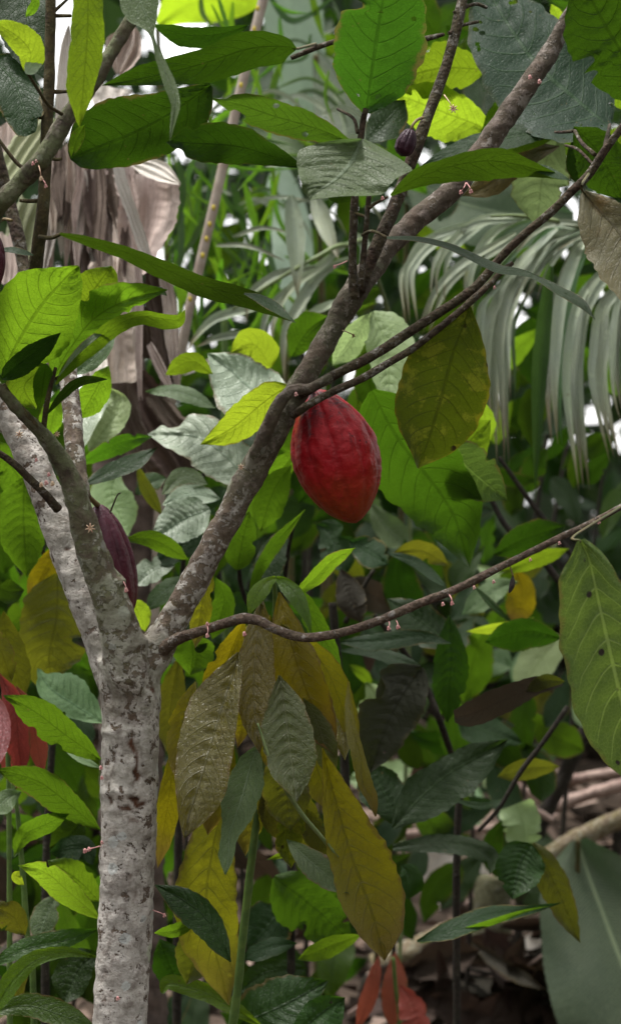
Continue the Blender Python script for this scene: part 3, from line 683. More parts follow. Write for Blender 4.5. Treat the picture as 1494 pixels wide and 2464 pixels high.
# flower buds and flowers along the bark
def bud(x, y, r=4.2, Y=3.93, mat='bud', stalk=None):
    arr = [ball_arrays(at(x, y, Y), r * .68 * px(Y), 10, (1, 1, 1.25))]
    for k in range(3):
        a = k * 2.1
        arr.append(ball_arrays(at(x + 2.6 * math.cos(a), y + 3 + 2.2 * math.sin(a), Y), r * .55 * px(Y), 8))
    if stalk: arr.append(tube_arrays([(x, y, 1.3, Y), ((x + stalk[0]) / 2 + 2, (y + stalk[1]) / 2, 1.2, Y), (stalk[0], stalk[1], 1.5, stalk[2] if len(stalk) > 2 else Y + .03)], seg=6, step=4))
    V, F = join(arr)
    link('flower_bud', mesh_from('flower_bud', V - off(tree), F), tree, mats=[M[mat]])
def star(x, y, r=9, Y=3.9, stalk=None):
    arr = []
    for k in range(7):
        a = k * .9 + .2
        arr.append(tube_arrays([(x, y, r * .2, Y), (x + r * .6 * math.cos(a), y + r * .6 * math.sin(a), r * .16, Y - .004), (x + r * math.cos(a), y + r * math.sin(a), r * .07, Y - .002)], seg=6, step=3))
    arr.append(ball_arrays(at(x, y, Y), r * .3 * px(Y)))
    if stalk: arr.append(tube_arrays([(x, y, 1.2, Y), ((x + stalk[0]) / 2, (y + stalk[1]) / 2 - 2, 1.2, Y), (stalk[0], stalk[1], 1.4, Y + .02)], seg=6, step=4))
    V, F = join(arr)
    link('flower', mesh_from('flower', V - off(tree), F), tree, mats=[M['flw']])
for b in ((80, 392, 4, 3.66), (88, 386, 3, 3.66), (100, 428, 5.5, 3.66, 'flw', (90, 388)), (111, 446, 4.2, 3.66, 'bud', (102, 430)), (1274, 184, 5, 4.13), (1297, 195, 5.5, 4.13), (1108, 461, 5, 4.0, 'bud', (1120, 440, 4.1)), (1132, 459, 5.5, 4.0, 'bud', (1122, 440, 4.1)),
          (499, 1500, 4.5, 3.9), (499, 1528, 5.5, 3.9, 'bud', (499, 1505)), (588, 1524, 6, 3.87), (935, 1510, 5, 3.8, 'bud', (935, 1494)), (957, 1507, 5.5, 3.8, 'bud', (952, 1492)), (1140, 1412, 4, 3.78), (1187, 1398, 4, 3.78), (1065, 1452, 4.5, 3.78), (1087, 1450, 5, 3.78, 'bud', (1080, 1430)),
          (243, 1846, 5, 3.97), (246, 1870, 4.5, 3.97), (205, 2046, 6, 3.97, 'bud', (240, 2036)), (215, 2042, 5.5, 3.97, 'bud', (243, 2036)), (246, 2026, 4, 3.96), (396, 2201, 4.5, 3.95, 'bud', (368, 2190)), (284, 2401, 5, 3.92), (304, 1418, 6, 3.86, 'bud', (298, 1400)), (712, 947, 5, 3.93),
          (100, 1165, 6, 3.85, 'flw'), (112, 1160, 6, 3.85, 'bud'), (127, 1162, 6, 3.85, 'flw'), (118, 1140, 4.5, 3.85), (88, 1105, 4, 3.85), (850, 806, 4, 3.96, 'pedun', (824, 795)), (835, 818, 0.1, 3.96, 'pedun'), (805, 640, 3.5, 3.95, 'bud', (835, 628)), (1189, 690, 3, 3.9), (1345, 1305, 3.5, 3.77), (1440, 1255, 4, 3.77), (1275, 1345, 3.5, 3.77), (920, 475, 4.5, 3.92)):
    if b[2] > 1: bud(*b)
star(218, 1271, 12, 3.88); star(580, 1124, 8, 3.955); star(1090, 262, 11, 4.0, (1068, 228)); star(48, 1046, 10, 3.98); star(138, 1045, 8, 3.88)

# ------------------------------------------------------------------ pods
def pod(name, label, top, bot, R, Y, mat, ribs=5, depth=.05, wart=.02, f=None, stalk=None, tip=0., lean=0., bend=0., group='cacao pods', smooth=True):
    th = thing(name, label, 'fruit', tuple(at((top[0] + bot[0]) / 2, (top[1] + bot[1]) / 2, Y)), group)
    us = np.linspace(0, 1, 60)
    f = f or ([0, .015, .05, .12, .22, .35, .5, .63, .75, .85, .92, .97, 1], [.0, .18, .38, .61, .83, .97, 1, .97, .87, .69, .5, .31, .0])
    rad = np.interp(np.linspace(0, 1, 240), *f)
    k = np.ones(13) / 13
    rad = np.interp(us, np.linspace(0, 1, 240), np.convolve(np.pad(rad, 6, mode='edge'), k, 'valid'))
    if smooth: rad = np.sin(np.pi * us ** 1.02) ** .62
    rad[0] = rad[-1] = 0
    a, b = at(top[0], top[1], Y), at(bot[0], bot[1], Y + lean)
    ax = (b - a) / np.linalg.norm(b - a)
    e1 = np.cross(ax, [0, 1, 0]); e1 /= np.linalg.norm(e1); e2 = np.cross(ax, e1)
    seg = 96
    V, UV, F = [], [], []
    Rw = R * px(Y)
    for i, u in enumerate(us):
        for j in range(seg):
            t = 2 * math.pi * j / seg
            c1 = abs(math.cos(ribs * t)) ; c2 = abs(math.cos(ribs * t * .5 + .4)) 
            fur = (1 - c1) ** 2.2
            env = math.sin(math.pi * min(1, u * 1.0 + .02)) ** .5
            r = Rw * rad[i] * (1 - depth * fur * (1.3 - .8 * u) + depth * .35 * (c2 - .5))
            d = e1 * math.cos(t) + e2 * math.sin(t)
            q = a + (b - a) * u + d * r
            r += Rw * wart * env * (mnoise.noise(Vector(q * 55)) + .7 * mnoise.noise(Vector(q * 130)))
            V.append(a + (b - a) * u + d * max(r, 0) + e1 * bend * Rw * math.sin(math.pi * u)); UV.append((u, fur))
    for i in range(len(us) - 1):
        for j in range(seg):
            j2 = (j + 1) % seg
            F.append((i * seg + j, i * seg + j2, (i + 1) * seg + j2, (i + 1) * seg + j))
    V = np.array(V)
    link('husk', mesh_from('husk', V - off(th), F, np.array(UV)), th, mats=[M[mat]])
    if stalk:
        pts = [(top[0] + (bot[0] - top[0]) * .02, top[1] + (bot[1] - top[1]) * .02, stalk[0][2] * 1.2, Y)] + list(stalk)
        tv, tf = tube_arrays(pts, seg=10, step=3, rough=.1)
        link('stalk', mesh_from('stalk', tv - off(th), tf), th, mats=[M['pedun']])
    return th
pod('cacao_pod', 'large ripe red cacao pod hanging under the right limb', (758, 936), (856, 1259), 105, 4.05, 'red', 5, .08, .034, stalk=[(748, 925, 7, 4.04), (738, 915, 8, 4.02)])
pod('cacao_pod', 'dark maroon cacao pod half hidden behind the mossy limb', (236, 1212), (306, 1488), 70, 4.1, 'mar', 5, .12, .012, stalk=[(215, 1195, 6, 4.05), (205, 1180, 6, 4.0)], bend=-.25)
pod('cacao_pod', 'small purple black unripe cacao pod high on the dark upright branch', (990, 310), (964, 376), 25, 4.0, 'pur', 5, .14, .02, smooth=False, f=([0, .04, .12, .3, .55, .8, .93, 1], [0, .38, .6, .82, 1, .9, .55, .0]), stalk=[(993, 300, 3.5, 4.0), (1003, 289, 3.5, 4.01), (1016, 283, 4, 4.03)])
pod('cacao_pod', 'maroon cacao pod cut by the left edge beside the brown shoot', (-8, 560), (-12, 700), 24, 3.9, 'mar', 5, .09, .012, stalk=[(-10, 545, 4, 3.9), (8, 528, 4, 3.88), (30, 530, 3.4, 3.86)])
pod('cacao_pod', 'tiny withered black cacao pod dangling from the crooked thin branch', (1233, 1385), (1224, 1428), 6.5, 3.8, 'char', 5, .12, .02, stalk=[(1231, 1378, 2, 3.8), (1226, 1362, 1.8, 3.8)], bend=.4)

# ------------------------------------------------------------------ drooping flush of young leaves
flush = thing('drooping_leaf_shoot', 'drooping shoot of mustard, bronze and olive young leaves beside the pale trunk', 'shoot', base(640, 4.15))
TB(flush, 'stem', 'stem', [(560, 3600, 14, 4.2), (545, 2700, 12, 4.2), (575, 2350, 10.5, 4.18), (600, 2120, 10, 4.17), (622, 1930, 9, 4.16), (650, 1650, 8, 4.15), (662, 1480, 7, 4.12), (660, 1395, 6, 4.08)])
A(flush, 'yo', [(545, 1900), (510, 2060), (500, 2200), (552, 2420)], (80, 72), 4.22, -.15, t=.2, nvein=12, rip=.6)
A(flush, 'mu', [(425, 1780), (410, 1900), (380, 2090)], (28, 30), 4.2, -.3, nvein=9, rip=.5)
A(flush, 'mu', [(590, 1490), (560, 1560), (515, 1680), (495, 1780)], (42, 46), 4.12, -.2, rip=.5)
A(flush, 'yo', [(510, 1360), (490, 1440), (470, 1560)], (28, 26), 4.25, -.2, nvein=8)
A(flush, 'br', [(690, 1400), (740, 1470), (790, 1560), (825, 1650)], (26, 26), 4.1, -.3, pr='ov')
A(flush, 'br', [(664, 1390, 5, 5), (640, 1402, 12, 20), (615, 1435, 20, 22), (600, 1475, 4, 4)], 0, 4.0, .7, rip=.5)
A(flush, 'br', [(664, 1390, 5, 5), (690, 1405, 22, 14), (720, 1440, 24, 16), (740, 1490, 10, 8), (750, 1530, 0, 0)], 0, 3.99, .7, rip=.5)
A(flush, 'mu', [(672, 1425), (705, 1560), (750, 1690), (810, 1820)], (66, 52), 4.0, .05, t=-.2, nvein=12)
A(flush, 'yo', [(675, 1500), (770, 1590), (815, 1680), (850, 1790), (872, 1830)], (20, 36), 4.04, -.3, wav=.06)
A(flush, 'bz', [(632, 1440), (616, 1560), (610, 1680), (625, 1815)], (44, 52), 3.97, .3, nvein=11, rip=1.4)
A(flush, 'mu', [(590, 1620), (585, 1720), (572, 1800)], (18, 24), 4.08, -.2)
A(flush, 'mu', [(640, 1700), (645, 1770), (650, 1860)], (24, 24), 4.1, -.2)
A(flush, 'ol', [(700, 1780), (690, 1880), (700, 2000)], (62, 55), 4.05, -.2)
A(flush, 'bz', [(574, 1570, 4, 4), (562, 1620, 40, 22), (535, 1700, 76, 40), (505, 1800, 78, 58), (478, 1890, 58, 66), (455, 1960, 28, 46), (443, 2018, 0, 0)], 0, 3.9, .5, nvein=12, rip=1.5, wav=.03)
A(flush, 'bg', [(672, 1625), (684, 1700), (697, 1800), (715, 1930)], (64, 64), 3.87, .45, nvein=10, rip=1.5)
A(flush, 'gp', [(622, 1795, 4, 4), (604, 1840, 34, 30), (588, 1900, 46, 44), (568, 1960, 38, 38), (552, 2010, 20, 22), (550, 2060, 24, 14), (542, 2104, 2, 2)], 0, 3.92, .7, t=.3, wav=.09, rip=1.)
A(flush, 'yo', [(775, 1800), (800, 1900), (845, 2060), (895, 2200), (925, 2312)], (62, 95), 3.93, -.1, t=.35, nvein=15, rip=1.1, pr='ob', fold=.3)
A(flush, 'yo', [(838, 1640, 3, 3), (845, 1740, 16, 12), (866, 1820, 20, 12), (872, 1880, 14, 22), (890, 1925, 8, 20), (904, 1965, 2, 2)], 0, 3.98, .2, wav=.08)
A(flush, 'gp', [(690, 2020), (760, 2085), (840, 2150)], (34, 34), 3.95, .6, t=-.3)
A(flush, 'ys', [(735, 1920), (690, 2000), (700, 2090)], (28, 42), 4.1, -.2, wav=.12)
A(flush, 'br', [(640, 2070), (700, 2050), (760, 2010)], (8, 12), 4.3, -.5)
A(flush, 'ol', [(640, 1880), (650, 1960), (690, 2030)], (26, 22), 4.15, -.2)
A(flush, 'ol', [(720, 1940), (765, 2010), (800, 2060)], (34, 30), 4.12, -.2)
TB(flush, 'stem', 'petg', [(620, 1740, 2.5, 3.86), (660, 1850, 4, 3.86), (720, 1950, 5, 3.88), (770, 2010, 5, 3.9), (812, 2062, 4, 3.92)])
A(flush, 'dk', [(556, 2315), (500, 2215), (440, 2165), (372, 2128)], (34, 46), 4.02, .6)
A(flush, 'ol', [(480, 2190), (480, 2260), (450, 2370)], (50, 52), 4.3, -.3)
A(flush, 'br', [(372, 2245), (420, 2240), (470, 2222)], (16, 18), 4.2, -.6)
A(flush, 'dk', [(385, 2260), (410, 2330), (445, 2390)], (40, 50), 4.4, -.3)

for q in (('mu', [(600, 1500), (575, 1600), (560, 1740)], 34, 4.14), ('yo', [(650, 1480), (650, 1600), (660, 1760)], 38, 4.12), ('mu', [(700, 1560), (720, 1680), (735, 1800)], 40, 4.09), ('yo', [(720, 1720), (760, 1840), (800, 1960)], 46, 4.08), ('bz', [(780, 1600), (815, 1700), (830, 1830)], 30, 4.07),
          ('yo', [(620, 1820), (600, 1930), (590, 2060)], 40, 4.16), ('ol', [(670, 1850), (720, 1960), (760, 2080)], 44, 4.14), ('yo', [(470, 1640), (440, 1740), (425, 1880)], 34, 4.18), ('bg', [(730, 1680), (770, 1760), (800, 1880)], 32, 4.0), ('mu', [(560, 1780), (520, 1900), (500, 2010)], 40, 4.1)):
    A(flush, q[0], q[1], q[2], q[3], rng.uniform(-.3, .4), t=rng.uniform(-.5, .5), nvein=11, rip=1.2, wav=.07, curl=rng.uniform(-.5, .5), tw=rng.uniform(-.6, .6))

# ------------------------------------------------------------------ red flush at the bottom
redb = thing('red_leaf_shoot', 'young salmon red leaves on a green stem near the dead brown heap', 'shoot', base(950, 5.4))
TB(redb, 'stem', 'stem', [(965, 2700, 6, 5.4), (962, 2464, 6, 5.38), (952, 2380, 5, 5.36), (946, 2305, 4.5, 5.34)])
A(redb, 'rd', [(912, 2298), (890, 2390), (856, 2480)], (20, 20), 5.42, .0, t=.6)
A(redb, 'rd', [(950, 2290), (950, 2370), (942, 2480)], (32, 32), 5.4, .1)
A(redb, 'rd', [(962, 2370), (995, 2420), (1020, 2520)], (45, 28), 5.3, .2, t=-.2)
A(redb, 'rd', [(980, 2480), (1010, 2520), (1040, 2560)], 30, 5.35, .2)
redl = thing('red_leaf_shoot', 'pink and rust red young leaves cut by the left edge', 'shoot', base(10, 4.4))
TB(redl, 'stem', 'stem', [(25, 2500, 7, 4.4), (22, 1900, 6, 4.4), (10, 1640, 5, 4.4)])
A(redl, 'rd', [(0, 1620), (35, 1700), (55, 1880)], (34, 30), 4.38, -.1)
A(redl, 'rd', [(40, 1650), (75, 1720), (105, 1870)], (26, 26), 4.42, -.1, t=-.4)
A(redl, 'pk', [(-10, 1665), (8, 1740), (-5, 1850)], (22, 20), 4.3, .4)
A(redl, 'rd', [(-20, 1750), (15, 1800), (40, 1900)], (24, 26), 4.42, -.1)

# ------------------------------------------------------------------ sapling lower left
sapl = thing('cacao_sapling', 'light green sapling with broad leaves, left of the trunk foot', 'sapling', base(60, 4.3))
TB(sapl, 'stem', 'stem', [(95, 3400, 10, 4.35), (82, 2420, 8, 4.3), (66, 2240, 7.5, 4.3), (58, 2130, 7, 4.3), (50, 2030, 6, 4.3), (40, 1930, 5.5, 4.3), (30, 1880, 5, 4.3)])
A(sapl, 'md', [(246, 1830), (160, 1770), (80, 1710), (8, 1672)], (40, 42), 4.15, -1., nvein=13)
A(sapl, 'md', [(243, 1998), (160, 1930), (90, 1880), (-10, 1850)], (36, 42), 4.2, -1., nvein=13)
A(sapl, 'aq', [(250, 1740), (170, 1690), (120, 1655), (90, 1608)], (62, 36), 4.5, .5)
A(sapl, 'aq', [(246, 1850), (190, 1820), (130, 1760)], (12, 12), 4.4, .6)
A(sapl, 'gp', [(52, 1905), (20, 1920), (-20, 1960)], (24, 28), 4.25, .6)
A(sapl, 'br', [(35, 2062), (60, 2010), (110, 1985), (168, 1958)], (24, 26), 4.25, -.8)
A(sapl, 'lm', [(242, 2212), (170, 2150), (110, 2100), (44, 2082)], (30, 36), 4.1, -.8, wav=.05, nvein=12)
A(sapl, 'lm', [(58, 2130), (40, 2110), (48, 2095)], 12, 4.2, -.5)
A(sapl, 'br', [(240, 2170), (190, 2120), (115, 2070)], (40, 44), 4.3, -.6)
A(sapl, 'ol', [(62, 2250), (30, 2205), (-20, 2180)], (34, 40), 4.25, -.5)
A(sapl, 'gp', [(138, 2150), (110, 2210), (90, 2270)], (36, 30), 4.45, .5)
A(sapl, 'md', [(-30, 2330), (60, 2285), (150, 2265), (240, 2235)], (22, 30), 4.2, .5, nvein=12)
A(sapl, 'br', [(235, 2303, 3, 3), (160, 2292, 14, 12), (90, 2310, 24, 14), (40, 2350, 26, 22), (5, 2400, 22, 20), (-15, 2450, 0, 0)], 0, 4.12, .3)
A(sapl, 'md', [(-30, 2440), (60, 2420), (140, 2440), (240, 2480)], (30, 36), 4.15, .6)
A(sapl, 'gr', [(225, 2080), (200, 2040), (120, 2050)], (30, 40), 4.5, .4)
A(sapl, 'dk', [(200, 1970), (170, 2010), (120, 2040)], (40, 36), 4.55, -.4)
A(sapl, 'dk', [(240, 2290), (190, 2330), (150, 2420)], (50, 40), 4.5, .4)
A(sapl, 'ol', [(70, 2330), (45, 2370), (40, 2420)], (20, 18), 4.35, -.3)

# leaves left of the fork, behind
shl = thing('leafy_shrub', 'olive and green leaved shrub behind the pale left limb', 'shrub', base(110, 4.8))
TB(shl, 'stem', 'bkd', [(120, 3300, 12, 4.8), (110, 2200, 10, 4.8), (130, 1700, 8, 4.8), (120, 1390, 6, 4.75), (60, 1230, 5, 4.7)])
A(shl, 'md', [(60, 1150), (58, 1250), (66, 1390)], (66, 58), 4.55, -.7, pr='ov')
A(shl, 'md', [(-20, 1060), (20, 1110), (80, 1200)], (50, 40), 4.6, -.8)
A(shl, 'ol', [(140, 1380), (138, 1480), (120, 1600), (150, 1680)], (88, 88), 4.6, -.4, pr='ov', nvein=9)
A(shl, 'mu', [(140, 1310), (110, 1370), (70, 1450)], (30, 32), 4.7, -.3)
A(shl, 'dk', [(-20, 1400), (20, 1425), (60, 1420)], (28, 32), 4.65, -.4)
A(shl, 'ol', [(10, 1470), (20, 1560), (62, 1680)], (40, 42), 4.45, -.5)
A(shl, 'ol', [(-30, 1500), (0, 1560), (30, 1640)], (30, 30), 4.4, -.4)
A(shl, 'ol', [(430, 1580), (415, 1680), (400, 1810)], (36, 34), 4.55, -.4)
A(shl, 'lm', [(350, 1520), (335, 1480), (315, 1440)], (30, 22), 4.6, -.6)
A(shl, 'br', [(262, 880), (225, 950), (190, 1010)], (34, 38), 4.35, -.7)
A(shl, 'br', [(145, 960), (130, 1000), (120, 1050)], (34, 24), 4.4, -.7)
A(shl, 'md', [(0, 1000), (40, 1040), (50, 1120)], (20, 30), 4.5, -.7)

# ------------------------------------------------------------------ silver leaved shrub behind the fork
sil = thing('silver_shrub', 'shrub with silvery pale leaves in the gap between the two limbs', 'shrub', base(470, 4.9))
TB(sil, 'stem', 'bkd', [(420, 3200, 12, 4.9), (430, 2000, 10, 4.9), (440, 1500, 8, 4.9), (450, 1250, 6, 4.85), (520, 1080, 5, 4.8)])
A(sil, 'pl', [(215, 1085), (262, 1020), (285, 980), (262, 930)], (34, 64), 4.75, .6)
A(sil, 'sv', [(200, 1080), (225, 1010), (270, 935)], (14, 32), 4.72, .8)
A(sil, 'md', [(188, 1118), (260, 1080), (310, 1060), (368, 1050)], (26, 20), 4.5, -.6)
A(sil, 'gr', [(195, 1170), (270, 1135), (330, 1110), (380, 1076)], (20, 24), 4.55, .9)
A(sil, 'pl', [(285, 1130), (270, 1190), (310, 1290)], (62, 52), 4.85, .6)
A(sil, 'ol', [(330, 1118), (350, 1170), (390, 1240)], (16, 16), 4.7, -.3)
A(sil, 'sv', [(696, 965), (610, 935), (555, 890), (500, 850)], (62, 92), 4.6, .7, pr='ov', nvein=9)
A(sil, 'sv', [(600, 1160), (540, 1095), (470, 1050), (355, 1045)], (62, 68), 4.55, .7, pr='ov', nvein=9, bite=[(.78, 1, .08, .55)], rip=1.5)
A(sil, 'br', [(512, 900), (460, 870), (398, 902)], (24, 24), 4.55, -.8)
A(sil, 'lm', [(652, 885), (610, 830), (552, 850)], (44, 34), 4.75, -.9, pr='ov')
A(sil, 'gp', [(350, 942), (430, 945), (522, 982)], (18, 20), 4.7, .8, wav=.08)
A(sil, 'gp', [(400, 1150), (365, 1160), (325, 1190)], (26, 30), 4.75, .6)
A(sil, 'gp', [(390, 1190), (440, 1150), (500, 1165)], (24, 26), 4.7, .7)
A(sil, 'sv', [(530, 1200), (460, 1190), (390, 1215)], (28, 28), 4.68, .7)
A(sil, 'sv', [(505, 1225), (440, 1250), (365, 1300)], (50, 54), 4.65, .6, pr='ov', rip=1.7)
A(sil, 'md', [(300, 1298), (370, 1300), (455, 1348)], (22, 24), 4.5, -.7)
A(sil, 'gr', [(500, 1290), (430, 1320), (370, 1360)], (30, 30), 4.7, .5)
A(sil, 'sv', [(420, 1360), (370, 1370), (325, 1410)], (34, 30), 4.68, .7)
A(sil, 'gp', [(460, 1390), (400, 1420), (350, 1470)], (24, 24), 4.75, .5)
A(sil, 'gr', [(650, 1180), (600, 1160), (560, 1180)], (22, 22), 4.65, .5)
A(sil, 'gr', [(690, 1270), (660, 1330), (620, 1420)], (36, 36), 4.75, .5)

# green shrub in the middle, behind the red pod
mid = thing('leafy_shrub', 'bright green shrub behind the red pod and the right limb', 'shrub', base(720, 4.7))
TB(mid, 'stem', 'bkd', [(700, 3200, 12, 4.8), (690, 1700, 8, 4.8), (590, 1440, 6, 4.75), (575, 1370, 5, 4.7), (560, 1300, 4, 4.6)])
TB(mid, 'stem', 'bkd', [(676, 1500, 6, 4.8), (690, 1350, 5, 4.75), (705, 1270, 4, 4.7)])
A(mid, 'md', [(570, 1372), (585, 1300), (600, 1230)], (34, 40), 4.5, -.7, pr='ov')
A(mid, 'md', [(600, 1440, 3, 3), (625, 1370, 14, 14), (670, 1300, 16, 16), (735, 1225, 0, 0)], 0, 4.45, -.7)
A(mid, 'md', [(520, 1390), (540, 1450), (510, 1540)], (30, 28), 4.5, -.7)
A(mid, 'md', [(462, 1530), (465, 1580), (458, 1625)], (50, 52), 4.5, -.7, pr='ov')
A(mid, 'dk', [(500, 1548), (480, 1562), (468, 1555)], 10, 4.48, -.4)
A(mid, 'br', [(700, 1440), (760, 1390), (800, 1350), (856, 1318)], (20, 20), 4.2, -.7)
A(mid, 'md', [(700, 1120), (660, 1180), (625, 1280)], (40, 40), 4.6, -.7)
A(mid, 'br', [(720, 1080), (680, 1130), (655, 1180)], (30, 24), 4.62, -.7)
A(mid, 'pl', [(885, 755), (850, 810), (800, 880)], (30, 36), 4.6, -.5)
A(mid, 'pl', [(895, 750), (930, 840), (935, 985)], (48, 70), 4.65, .5, pr='ov')
A(mid, 'md', [(895, 940), (960, 1060), (1080, 1220), (1130, 1368)], (110, 100), 4.5, -.7, pr='ov', nvein=9)
A(mid, 'br', [(1065, 1200), (1100, 1100), (1180, 1010)], (56, 70), 4.6, -.7, nvein=10)
A(mid, 'un', [(1078, 1070), (1130, 1130), (1220, 1205)], (60, 60), 4.52, -.5, pr='ov', nvein=9)
A(mid, 'dk', [(880, 850), (890, 930), (920, 1010)], (40, 50), 4.75, -.5)
A(mid, 'md', [(700, 860), (740, 800), (790, 760)], (36, 46), 4.75, -.6)
A(mid, 'lm', [(1140, 960), (1165, 1000), (1180, 1060)], (22, 22), 4.7, -.6)
A(mid, 'md', [(860, 960), (880, 1040), (900, 1120)], (20, 28), 4.72, -.6)
A(mid, 'dk', [(760, 980), (690, 1010), (650, 1060)], (30, 30), 4.8, -.5)

# ------------------------------------------------------------------ big leaves reaching in from the right
rb = thing('cacao_branch', 'large veined green and brownish leaves reaching in at the right edge', 'branch', base(1600, 3.6, 1.2))
TB(rb, 'stem', 'bk2', [(1640, 1900, 14, 3.7), (1620, 1300, 13, 3.7), (1610, 700, 12, 3.7), (1600, 300, 11, 3.7)])
A(rb, 'un', [(1395, 1300, 10, 10), (1418, 1350, 70, 40), (1440, 1450, 96, 80), (1465, 1560, 116, 120), (1495, 1690, 112, 130), (1530, 1800, 84, 110), (1580, 1950, 0, 0)], 0, 3.55, -.15, t=.3, nvein=9, rip=1.4, pet=[(1380, 1290), (1500, 1215, 3.8)])
A(rb, 'bb', [(1402, 462, 8, 8), (1440, 505, 66, 40), (1490, 560, 96, 60), (1530, 640, 90, 80), (1560, 740, 40, 40), (1575, 800, 0, 0)], 0, 3.6, .5, rip=.8, pet=[(1398, 445), (1416, 418, 3.92)], label='big brownish green leaf')
A(rb, 'dk', [(1380, 305), (1440, 370), (1500, 480)], (70, 60), 4.1, -.7)
A(rb, 'br', [(1440, 160), (1470, 200), (1520, 270)], (30, 40), 4.5, -.7)
A(rb, 'lm', [(1325, 10), (1340, 40), (1345, 70)], 16, 4.5, -.6)
A(rb, 'pl', [(1352, 325), (1310, 400), (1290, 545)], (74, 66), 4.45, -.3, nvein=8)
A(rb, 'bb', [(1345, 352), (1250, 380), (1180, 440), (1110, 472)], (36, 36), 4.4, .2, wav=.06)
A(rb, 'dk', [(1400, 310), (1385, 380), (1390, 450)], (24, 24), 4.3, -.6)
A(rb, 'gr', [(880, 340), (930, 290), (975, 240)], (46, 42), 4.5, .6)

# ------------------------------------------------------------------ darker shrubs lower right
dr = thing('dark_shrub', 'dark leaved thin stemmed shrub in the lower right thicket', 'shrub', base(1100, 5.0))
TB(dr, 'stem', 'bkd', [(1100, 3000, 10, 5.05), (1098, 2090, 9, 5.05), (1108, 1880, 8, 5.05), (1087, 1818, 8, 5.05), (1057, 1733, 8, 5.0), (1022, 1648, 7, 5.0), (957, 1548, 7, 4.95), (900, 1480, 6, 4.95)])
TB(dr, 'stem', 'bkd', [(840, 2200, 12, 5.0), (830, 1850, 11, 5.0), (812, 1600, 11, 5.0), (800, 1450, 10, 5.0)])
TB(dr, 'stem', 'bkd', [(830, 1500, 6, 5.0), (870, 1420, 6, 5.0), (900, 1370, 5, 5.0)])
TB(dr, 'stem', 'bkd', [(1345, 1400, 9, 5.2), (1290, 1330, 8, 5.2), (1220, 1270, 7, 5.2), (1180, 1200, 6, 5.2)])
TB(dr, 'stem', 'bkd', [(1400, 1370, 7, 5.2), (1340, 1290, 7, 5.2), (1270, 1200, 6, 5.2), (1200, 1100, 5, 5.2)])
TB(dr, 'stem', 'bkd', [(1365, 1700, 6, 4.9), (1310, 1780, 6, 4.9), (1250, 1860, 6, 4.9), (1200, 1945, 5, 4.9), (1150, 2000, 4.5, 4.9)])
A(dr, 'gr', [(1085, 1548), (1010, 1530), (920, 1540), (810, 1545)], (18, 26), 4.7, .8)
A(dr, 'gr', [(1080, 1552), (1020, 1500), (930, 1440)], (44, 50), 4.8, .6, pr='ov')
A(dr, 'gr', [(815, 1565), (900, 1570), (1030, 1612)], (16, 16), 4.75, .9)
A(dr, 'db', [(1015, 1605), (950, 1700), (890, 1860)], (80, 66), 4.7, .1, pr='ov', wav=.06, bite=[(.35, 1, .08, .5)])
A(dr, 'db', [(1010, 1610), (950, 1640), (905, 1700)], (30, 26), 4.72, .1, wav=.1)
A(dr, 'dk', [(1080, 1480), (1085, 1600), (1075, 1740)], (44, 42), 4.75, -.2)
A(dr, 'dd', [(1352, 1640, 10, 10), (1280, 1655, 26, 22), (1200, 1690, 34, 32), (1130, 1720, 32, 28), (1092, 1725, 16, 14)], 0, 4.5, -.6, pr='str', label='dark brown folded withered leaf', rip=.4)
A(dr, 'ol', [(1358, 1640), (1310, 1640), (1265, 1665)], (18, 18), 4.49, -.5)
A(dr, 'dk', [(1350, 1535), (1260, 1520), (1165, 1545)], (34, 46), 4.85, -.8)
A(dr, 'lm', [(1285, 1485), (1220, 1505), (1120, 1520)], (10, 14), 4.95, -.8)
A(dr, 'mu', [(1240, 1370), (1255, 1420), (1240, 1510)], (36, 36), 5.3, -.2)
A(dr, 'aq', [(1245, 1400), (1190, 1420), (1110, 1480)], (30, 28), 5.25, .4)
A(dr, 'dk', [(1185, 1335), (1260, 1300), (1360, 1265)], (40, 40), 4.95, -.7)
A(dr, 'br', [(1195, 1380), (1280, 1350), (1370, 1320)], (20, 20), 5.05, -.8)
A(dr, 'gr', [(760, 1260), (800, 1290), (830, 1390)], (44, 44), 5.0, .4)
A(dr, 'gr', [(840, 1300), (890, 1330), (935, 1360)], (36, 40), 4.95, .6)
A(dr, 'dd', [(820, 1370), (845, 1440), (870, 1500)], (36, 36), 4.9, .2)
A(dr, 'ol', [(945, 1330), (1010, 1325), (1080, 1360)], (22, 26), 4.85, -.6)
A(dr, 'gr', [(930, 1330), (1000, 1355), (1075, 1415)], (12, 14), 4.8, .7)
A(dr, 'dk', [(1140, 1410), (1180, 1450), (1225, 1495)], (10, 8), 4.8, .3)
A(dr, 'gr', [(945, 1992, 6, 6), (1010, 1920, 60, 50), (1080, 1860, 70, 40), (1150, 1820, 50, 34), (1222, 1778, 0, 0)], 0, 4.7, .6, label='large dark matt leaf')
A(dr, 'gr', [(960, 1990, 6, 6), (930, 1920, 50, 52), (900, 1870, 40, 50), (880, 1840, 0, 0)], 0, 4.75, .5)
A(dr, 'gr', [(945, 2040, 8, 8), (1040, 2028, 24, 20), (1130, 2035, 26, 20), (1180, 2065, 22, 20), (1178, 2105, 0, 0)], 0, 4.9, .7)
A(dr, 'dk', [(965, 2080), (985, 2110), (980, 2165)], (30, 34), 5.0, .2)
A(dr, 'gr', [(1090, 1925), (1160, 1940), (1225, 1920)], (8, 10), 4.9, .6)
A(dr, 'gr', [(1003, 2265, 3, 3), (1080, 2240, 22, 24), (1170, 2205, 24, 24), (1260, 2190, 16, 12), (1352, 2172, 0, 0)], 0, 4.6, 1.0)
